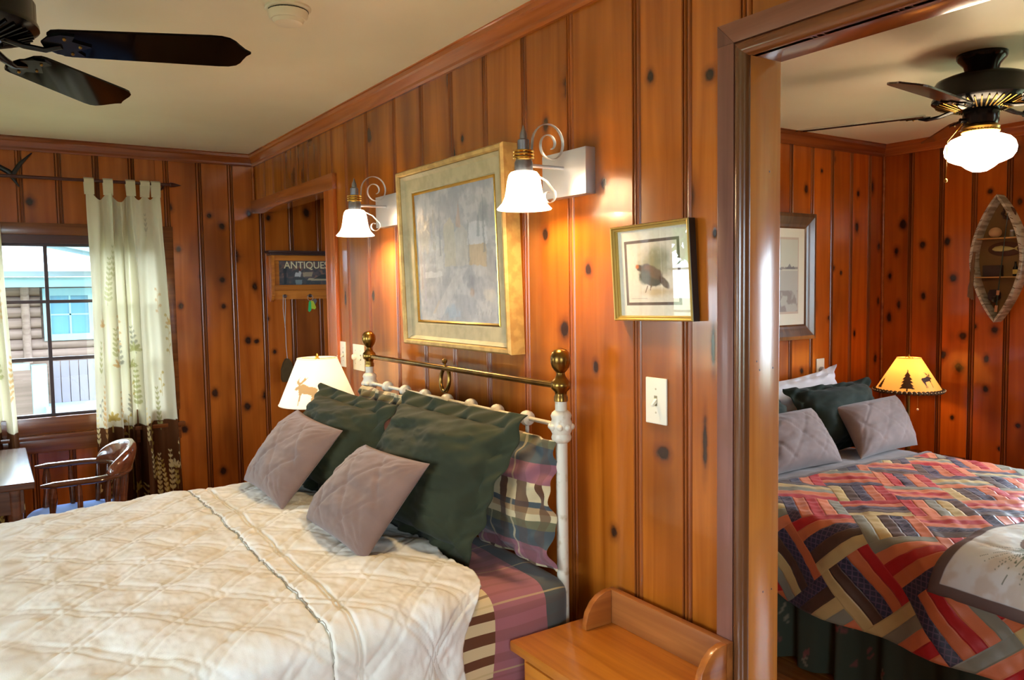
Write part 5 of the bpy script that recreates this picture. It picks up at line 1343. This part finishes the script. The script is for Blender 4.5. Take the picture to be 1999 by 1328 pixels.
# mauve blanket turned back under the pillows
path2 = [(BX0-.028, .40), (BX0-.02, .52)]+arc(BX0+.045, BZ-.050, .066, 178, 90)+[(1.76, BZ+.024)]+arc(BX1-.045, BZ-.050, .066, 90, 2)+[(BX1+.02, .52), (BX1+.028, .42)]
n2_ = 150; q2, nr2, s2 = loft(path2, n2_); nr2 = -nr2 if nr2[n2_//2, 1] < 0 else nr2
ys2 = np.linspace(1.95, 2.36, 60); D2 = (fbm(s2[None]*9+np.zeros((60, 1)), ys2[:, None]*9+np.zeros((1, n2_)), 3)-.45)*.012
D2 = D2-.014*smst(2.2, 1.95, ys2)[:, None]
mb = MB().grid(np.stack([q2[None, :, 0]+nr2[None, :, 0]*D2, ys2[:, None]+0*D2, q2[None, :, 1]+nr2[None, :, 1]*D2], -1))
bl_ = obj('blanket', mb, mauve2, loc=(1.76, 2.15, .65), smooth=True, label='mauve blanket showing above the patchwork quilt', cat='blanket')
md = bl_.modifiers.new('thickness', 'SOLIDIFY'); md.thickness = .005; md.offset = -1

# folded throw with a pine cone panel at the near edge of the bed
A_, B_ = np.meshgrid(np.linspace(-1, 1, 190), np.linspace(-1, 1, 170), indexing='ij')
c = np.zeros(A_.shape+(3,))+np.array(S(226, 224, 216)[:3])
n1 = fbm(A_*5, B_*5, 4)
c = mixc(c, S(196, 164, 120), smst(.45, .62, n1)*.4)
rng = np.random.RandomState(9)
def stroke(p0, p1, w, col, k=.9):
    global c
    d = np.array(p1)-np.array(p0); L = np.hypot(*d); d = d/L
    a, b = A_-p0[0], B_-p0[1]; s_ = a*d[0]+b*d[1]; e = abs(-a*d[1]+b*d[0])
    c = mixc(c, col, ((s_ > 0) & (s_ < L) & (e < w*(1.2-s_/L)))*k)
for k in range(26):
    q_ = rng.uniform(2.0, 4.1); L = rng.uniform(.35, .62); stroke((-.05, .18), (-.05+L*math.cos(q_), .18+L*math.sin(q_)), .008, S(84, 94, 62))
for k in range(20):
    q_ = rng.uniform(-2.6, .4); L = rng.uniform(.3, .55); stroke((.15, -.28), (.15+L*math.cos(q_), -.28+L*math.sin(q_)), .008, S(84, 94, 62))
stroke((.6, .3), (.15, -.28), .022, S(44, 34, 30)); stroke((.15, -.28), (-.1, -.62), .018, S(44, 34, 30))
d = np.hypot((A_-.22)/.34, (B_-.30)/.13); c = mixc(c, S(126, 84, 52), (d < 1)*1.0); c = mixc(c, S(78, 48, 30), ((d < 1) & (np.sin(A_*46)*np.sin(B_*60+A_*20) > .1))*.8)
bord = np.maximum(abs(A_), abs(B_)) > .84; c = mixc(c, S(110, 90, 82), bord*1.0)
c = mixc(c, S(206, 204, 200), ((np.maximum(abs(A_), abs(B_)) > .825) & ~bord)*.9)
TQ, TN, TS = loft([(1.42, BZ+.046), (1.25, BZ+.046), (1.11, BZ+.040)]+arc(BX0+.035, BZ-.055, .092, 90, 170)+[(BX0-.06, .56), (BX0-.062, .53)], 190)
TN = TN if TN[20, 1] > 0 else -TN
def thr(a, b, lift):
    """a across the bed (left part hangs over the edge), b along it"""
    k = np.clip(((1-a)/2*189).round().astype(int), 0, 189)
    x = TQ[k, 0]+TN[k, 0]*lift+.02*b; z = TQ[k, 1]+TN[k, 1]*lift
    return np.stack([x, 1.00+.265*b-.03*a+.01*np.sin(a*5), z], -1)
rnd_ = np.clip(1-np.maximum(abs(A_), abs(B_))**8, 0, 1)
lift = .026*rnd_**.5+(fbm(A_*3+2, B_*3, 3)-.45)*.014
Gt = thr(A_*.999, B_, lift); Gb = thr(A_, B_, -.002+0*lift)
mb = MB().grid(Gt); nt_ = len(mb.v); mb.grid(Gb[::-1]); mb.col = np.r_[c.reshape(-1, 3), c[::-1].reshape(-1, 3)]
obj('folded_throw', mb, vcol_mat('throw_print', .6, 0, 0, .3, 300), loc=(1.22, 1.03, .68), smooth=True, recalc=False, label='folded throw with a pine cone panel and brown border on the patchwork quilt', cat='throw')

# pillows of the second bed
pillow('bed_pillow', 'white pillow standing behind the left dark green sham', 'pillow', [(1.20, 2.60, .66), (1.82, 2.60, .66), (1.86, 2.70, 1.03), (1.22, 2.70, 1.06)], .12, whitem, 48, .03, .12, 31, .655, group='white pillows on the second bed')
pillow('bed_pillow', 'white pillow with raised corner behind the right dark green sham', 'pillow', [(1.90, 2.60, .66), (2.48, 2.60, .66), (2.62, 2.70, 1.045), (1.92, 2.70, .99)], .12, whitem, 48, .03, .12, 32, .655, group='white pillows on the second bed')
pillow('sham_pillow', 'dark green sham pillow half hidden by the door jamb', 'pillow', [(1.22, 2.36, .665), (1.86, 2.36, .665), (1.90, 2.54, .96), (1.22, 2.54, .98)], .19, green2, 60, .04, .05, 33, .66, group='green shams on the second bed')
pillow('sham_pillow', 'dark green sham pillow touching the tree-patterned lamp', 'pillow', [(1.93, 2.34, .665), (2.46, 2.34, .665), (2.60, 2.49, .995), (1.95, 2.54, .985)], .19, green2, 60, .04, .07, 34, .66, group='green shams on the second bed')
pillow('throw_pillow', 'mauve throw pillow next to the door jamb on the second bed', 'pillow', [(1.36, 2.20, .668), (1.90, 2.19, .668), (1.93, 2.385, .895), (1.45, 2.39, .89)], .17, mauve2, 60, 0, .06, 35, .662, .14, wr=.6, group='mauve throw pillows on the second bed')
pillow('throw_pillow', 'mauve throw pillow in front of the tree-patterned lamp', 'pillow', [(2.01, 2.17, .668), (2.54, 2.19, .668), (2.66, 2.385, .895), (2.10, 2.37, .885)], .17, mauve2, 60, 0, .06, 36, .662, .14, wr=.6, group='mauve throw pillows on the second bed')

# small table and lamp in the corner
tb2 = thing('bedside_table', 'small wooden bedside table in the corner behind the patchwork bed', 'table', (2.85, 2.42, 0))
obj('top', MB().box(2.62, 3.08, 2.22, 2.64, .50, .525), deskm, tb2, bevel=.004)
for x in (2.65, 3.05):
    for y in (2.25, 2.61): obj('leg', MB().box(x-.02, x+.02, y-.02, y+.02, 0, .50), deskm, tb2)
obj('shelf', MB().box(2.64, 3.06, 2.24, 2.62, .18, .20), deskm, tb2)
c2 = (2.90, 2.45); aim2 = math.atan2(-c2[1], -1.4-c2[0])
def glow2(col, th, v):
    k = np.exp(-((v-.62)/.34)**2)[..., None]
    return col
def trim2(L, sh):
    mb = MB(); R0 = .174
    for k in range(46):
        q_ = 2*PI*k/46; mb.sphere((c2[0]+R0*math.cos(q_), c2[1]+R0*math.sin(q_), .897), .012, 5, (1, 1, 1))
    obj('scalloped_edge', mb, plain('shade_trim', S(86, 56, 26), .7), sh, smooth=True)
    mb = MB()
    for k in range(46):
        q_ = 2*PI*(k+.5)/46; mb.sphere((c2[0]+(R0+.011)*math.cos(q_), c2[1]+(R0+.011)*math.sin(q_), .900), .0035, 5)
    obj('lace_dots', mb, plain('lace_cream', S(240, 224, 180), .6), sh, smooth=True)
    ch_ = obj('pull_chain', MB().cyl((c2[0]+.035, c2[1]-.035, .885), (c2[0]+.035, c2[1]-.035, .79), .0013, n=6), MT['gold'], L)
    obj('chain_end', MB().sphere((c2[0]+.035, c2[1]-.035, .786), .006, 8), MT['ivory'], ch_, smooth=True)
table_lamp('lit amber lamp shade with spruce and moose silhouettes, in the corner', c2, .525, .90, 1.078, .170, .062,
           [([SPRUCE], aim2-.05, .04, .125), ([[(-x, y) for x, y in MOOSE], [(-x, y) for x, y in ANT]], aim2+.92, .14, .085), ([SPRUCE], aim2-1.15, .04, .075), ([SPRUCE], aim2+2.4, .04, .12)],
           S(250, 178, 84), S(46, 22, 6), 1.3, MT['brass'], lit_shade('amber_shade', None, .26, True, .28), trim2, glow2)

# picture and switch on the head wall
p2 = thing('seascape_print', 'tall brown framed pale print hanging by the door jamb in the second room', 'picture', (2.22, Y2, 1.19))
PP = lambda a, b, h: (a, Y2-h, b)
brf = wood('brown_frame', S(112, 72, 40), S(76, 46, 26), .3, .3, 'z')
frame_sides(p2, PP, 1.90, 2.503, 1.192, 1.89, [(0, 0), (0, .030), (.02, .034), (.05, .026), (.062, .022), (.075, .02), (.085, .012), (.085, 0)], brf)
nx, nz = 120, 130
uu, vv = np.meshgrid(np.linspace(0, 1, nx), np.linspace(0, 1, nz), indexing='ij'); n1 = fbm(uu*10, vv*12, 4)
c = np.zeros((nx, nz, 3))+np.array(S(226, 216, 196)[:3])
inn = (uu > .10) & (uu < .88) & (vv > .12) & (vv < .90); c = mixc(c, S(190, 160, 140), inn*.8)
inn = (uu > .12) & (uu < .86) & (vv > .14) & (vv < .88); c = mixc(c, S(202, 196, 178), inn*1.0)
c = mixc(c, S(176, 168, 160), ((vv < .56)*inn)*.8); c = mixc(c, S(142, 124, 118), (smst(.42, .58, n1)*(vv < .36)*inn)*.8)
c = mixc(c, S(126, 112, 110), ((abs(vv-.575-.02*n1) < .012)*inn)*.8)
c = mixc(c, S(110, 98, 100), (inpoly(uu, vv, [(.60, .575), (.82, .575), (.78, .61), (.74, .6), (.70, .635), (.66, .6)])*inn)*.8)
G = np.stack([1.98+.443*uu, np.full_like(uu, Y2-.013), 1.272+.538*vv], -1); mb = MB().grid(G); mb.col = c.reshape(-1, 3)
obj('print', mb, vcol_mat('pale_print', .35, 0, .4), p2, recalc=False)
obj('backing', MB().box(1.93, 2.48, Y2-.012, Y2, 1.22, 1.86), MT['black'], p2)
w2 = thing('wall_plate', 'ivory plate with a round dimmer knob above the second bed', 'switch', (2.585, Y2, 1.01), 'switch and outlet plates')
obj('cover', MB().box(2.550, 2.622, Y2-.006, Y2, .952, 1.07), MT['ivory'], w2, bevel=.002)
obj('knob', MB().lathe((2.588, Y2-.006, 1.005), [(.018, 0), (.018, .012), (.013, .02), (.001, .021)], 18, Matrix.Rotation(PI/2, 3, 'X')), plain('grey_knob', S(176, 168, 168), .4), w2, smooth=True)

# ---------------------------------------------------------------- boat-shaped shelf on the right wall
by, bz0, bz1, hw, BD = 2.108, 1.278, 1.962, .134, .085
bs = thing('boat_shelf', 'birch-bark canoe shaped wall shelf standing on end on the right wall', 'shelf', (X2, by, bz0))
t = NT('birch_bark'); nn = t.noise(t.scale(t.coord('Object'), (8, 8, 60)), 1, 4)
t.set(color=t.mix(t.smooth(nn, .42, .62), S(206, 196, 180), S(150, 136, 120)), rough=.8); bark = t.mat
inn_ = plain('shelf_inside_wood', S(128, 92, 48), .6)
def bw(z, k=1.0): return hw*k*max(0, 1-abs((z-(bz0+bz1)/2)/((bz1-bz0)/2))**1.75)**.9
zs = np.linspace(bz0, bz1, 31)
for sg in (1, -1):
    mb = MB(); N_ = len(zs)
    for th0, th1 in ((0, 1),):
        vs = []
        for z in zs:
            o_ = bw(z); i_ = max(0, o_-.014)
            vs += [(X2, by+sg*o_, z), (X2-BD, by+sg*o_, z), (X2-BD, by+sg*i_, z), (X2, by+sg*i_, z)]
        fs = []
        for k in range(N_-1):
            for e in range(4): fs.append((k*4+e, k*4+(e+1) % 4, (k+1)*4+(e+1) % 4, (k+1)*4+e))
        mb.add(vs, fs)
    obj('side', mb, bark, bs, smooth=True)
    mb = MB()
    for k in range(4, 27, 2):
        z = zs[k]; mb.cyl((X2-BD-.001, by+sg*(bw(z)+.001), z), (X2-BD-.001, by+sg*(max(0, bw(z)-.014)), z+.008), .0018, n=6)
    obj('lacing', mb, plain('lacing_cord', S(110, 84, 56), .8) if sg == 1 else bpy.data.materials['lacing_cord'], bs)
vs = [(X2-.004, by+bw(z), z) for z in zs]+[(X2-.004, by-bw(z), z) for z in zs[::-1]]
obj('back_panel', MB().add(vs, [tuple(range(len(vs)))]), inn_, bs)
for z in (1.733, 1.524): obj('shelf_board', MB().box(X2-.07, X2-.004, by-bw(z)+.012, by+bw(z)-.012, z-.006, z), plain('pale_shelf_wood', S(186, 140, 76), .5) if z > 1.6 else bpy.data.materials['pale_shelf_wood'], bs)
obj('round_stone', MB().sphere((X2-.045, by+.02, 1.733+.028), .028, 10, (1, 1.15, 1)), cloth('pinkish_stone', S(196, 156, 112), .9, 0, 60, .4), loc=(X2-.045, by+.02, 1.733), smooth=True, label='round tan stone on the upper shelf of the canoe', cat='stone')
jr_ = thing('small_jar', 'tiny glass jar with metal lid on the upper canoe shelf', 'jar', (X2-.04, by-.062, 1.733))
obj('body', MB().lathe((X2-.04, by-.062, 1.733), [(.011, 0), (.012, .002), (.012, .026), (.009, .03)], 14), plain('jar_glass', S(150, 140, 120), .15), jr_, smooth=True)
obj('lid', MB().lathe((X2-.04, by-.062, 1.733), [(.010, .03), (.0105, .038), (.001, .039)], 14), MT['nickel'], jr_, smooth=True)
fp = thing('fish_plaque', 'oval brown plaque with a small trout in the canoe shelf', 'plaque', (X2-.01, by-.02, 1.64))
obj('plaque', MB().lathe((X2-.004, by-.02, 1.672), [(.045, 0), (.046, .006), (.040, .010), (.001, .010)], 28, Matrix.Diagonal(Vector((1, 2.0, .85))) @ Matrix.Rotation(-PI/2, 3, 'Y')), plain('plaque_wood', S(92, 54, 30), .5), fp, smooth=True)
fb_ = MB().tube([(X2-.020, by+.045, 1.672), (X2-.022, by+.03, 1.674), (X2-.022, by, 1.675), (X2-.020, by-.04, 1.673), (X2-.02, by-.065, 1.672)], [.003, .012, .016, .010, .003], 10, flat=(1, .5))
fb_.add([(X2-.02, by-.06, 1.672), (X2-.02, by-.085, 1.688), (X2-.02, by-.078, 1.672), (X2-.02, by-.085, 1.658)], [(0, 1, 2, 3)])
obj('trout', fb_, plain('trout_skin', S(190, 176, 110), .3), fp, smooth=True)
obj('dark_box', MB().box(X2-.06, X2-.02, by-.015, by+.075, 1.524, 1.585), plain('dark_box_wood', S(52, 34, 26), .5), loc=(X2-.04, by+.03, 1.524), bevel=.003, label='small dark wooden box on the lower canoe shelf', cat='box')
bo = thing('small_bottle', 'small dark bottle with yellow label on the lower canoe shelf', 'bottle', (X2-.04, by-.083, 1.524))
obj('body', MB().lathe((X2-.04, by-.083, 1.524), [(.012, 0), (.0125, .002), (.0125, .045), (.006, .056), (.005, .075), (.006, .078), (.001, .078)], 14), plain('bottle_glass', S(30, 26, 18), .15), bo, smooth=True)
obj('paper_label', MB().lathe((X2-.04, by-.083, 1.524), [(.013, .012), (.013, .036)], 14), plain('yellow_label', S(210, 180, 90), .6), bo, smooth=True)
fr_ = thing('fishing_rod', 'miniature dark green fishing rod leaning across the canoe shelf', 'fishing rod', (X2-.08, by-.015, 1.33))
obj('rod', MB().cyl((X2-.092, by-.014, 1.345), (X2-.092, by-.062, 1.86), .0042, .002, n=8), plain('rod_green', S(38, 56, 40), .35), fr_, smooth=True)
obj('grip', MB().cyl((X2-.092, by-.013, 1.335), (X2-.092, by-.0165, 1.37), .007, n=10), plain('cork_grip', S(190, 134, 96), .8), fr_, smooth=True)
obj('grip', MB().cyl((X2-.092, by-.0215, 1.425), (X2-.092, by-.0235, 1.45), .0075, n=10), bpy.data.materials['cork_grip'], fr_, smooth=True)
obj('reel', MB().lathe((X2-.092, by-.005, 1.40), [(.016, -.006), (.016, .006)], 16, Matrix.Rotation(PI/2, 3, 'X')), MT['black'], fr_, smooth=True)
mb = MB()
for k in range(5): mb.tube([(X2-BD-.004, by+.105+.004*k, 1.66-.02*k), (X2-BD-.008, by+.108+.008*math.sin(k), 1.56), (X2-BD-.006, by+.112+.004*k, 1.47), (X2-BD-.004, by+.108+.006*k, 1.40+.004*k)], .006, 6)
obj('fish_net', mb, cloth('net_cord', S(120, 92, 70), .95, 0, 200, .5), loc=(X2-BD, by+.11, 1.40), smooth=True, label='brown bundled net hanging over the edge of the canoe shelf', cat='net')
mb = MB().tube([(X2-.03, by-.04+.03*math.cos(q_), 1.86+.03*math.sin(q_)) for q_ in [2*PI*k/18 for k in range(18)]], .006, 6, closed=True)
for k in range(7): mb.sphere((X2-.03, by-.035+.026*math.cos(k*.9), 1.862+.026*math.sin(k*.9)), .010, 5)
obj('twig_wreath', mb, plain('dry_twigs', S(80, 52, 34), .9), loc=(X2-.03, by-.04, 1.83), smooth=True, label='tiny brown twig wreath in the top of the canoe shelf', cat='wreath')
cr_ = thing('toy_creel', 'dark toy creel basket in the pointed bottom of the canoe shelf', 'basket', (X2-.045, by, 1.40))
obj('basket', MB().lathe((X2-.045, by+.018, 1.395), [(.022, 0), (.03, .012), (.03, .04), (.024, .052)], 16), cloth('wicker_dark', S(58, 44, 44), .9, 0, 120, .6), cr_, smooth=True)
obj('lid', MB().lathe((X2-.045, by+.018, 1.395), [(.025, .052), (.022, .058), (.001, .060)], 16), bpy.data.materials['wicker_dark'], cr_, smooth=True)
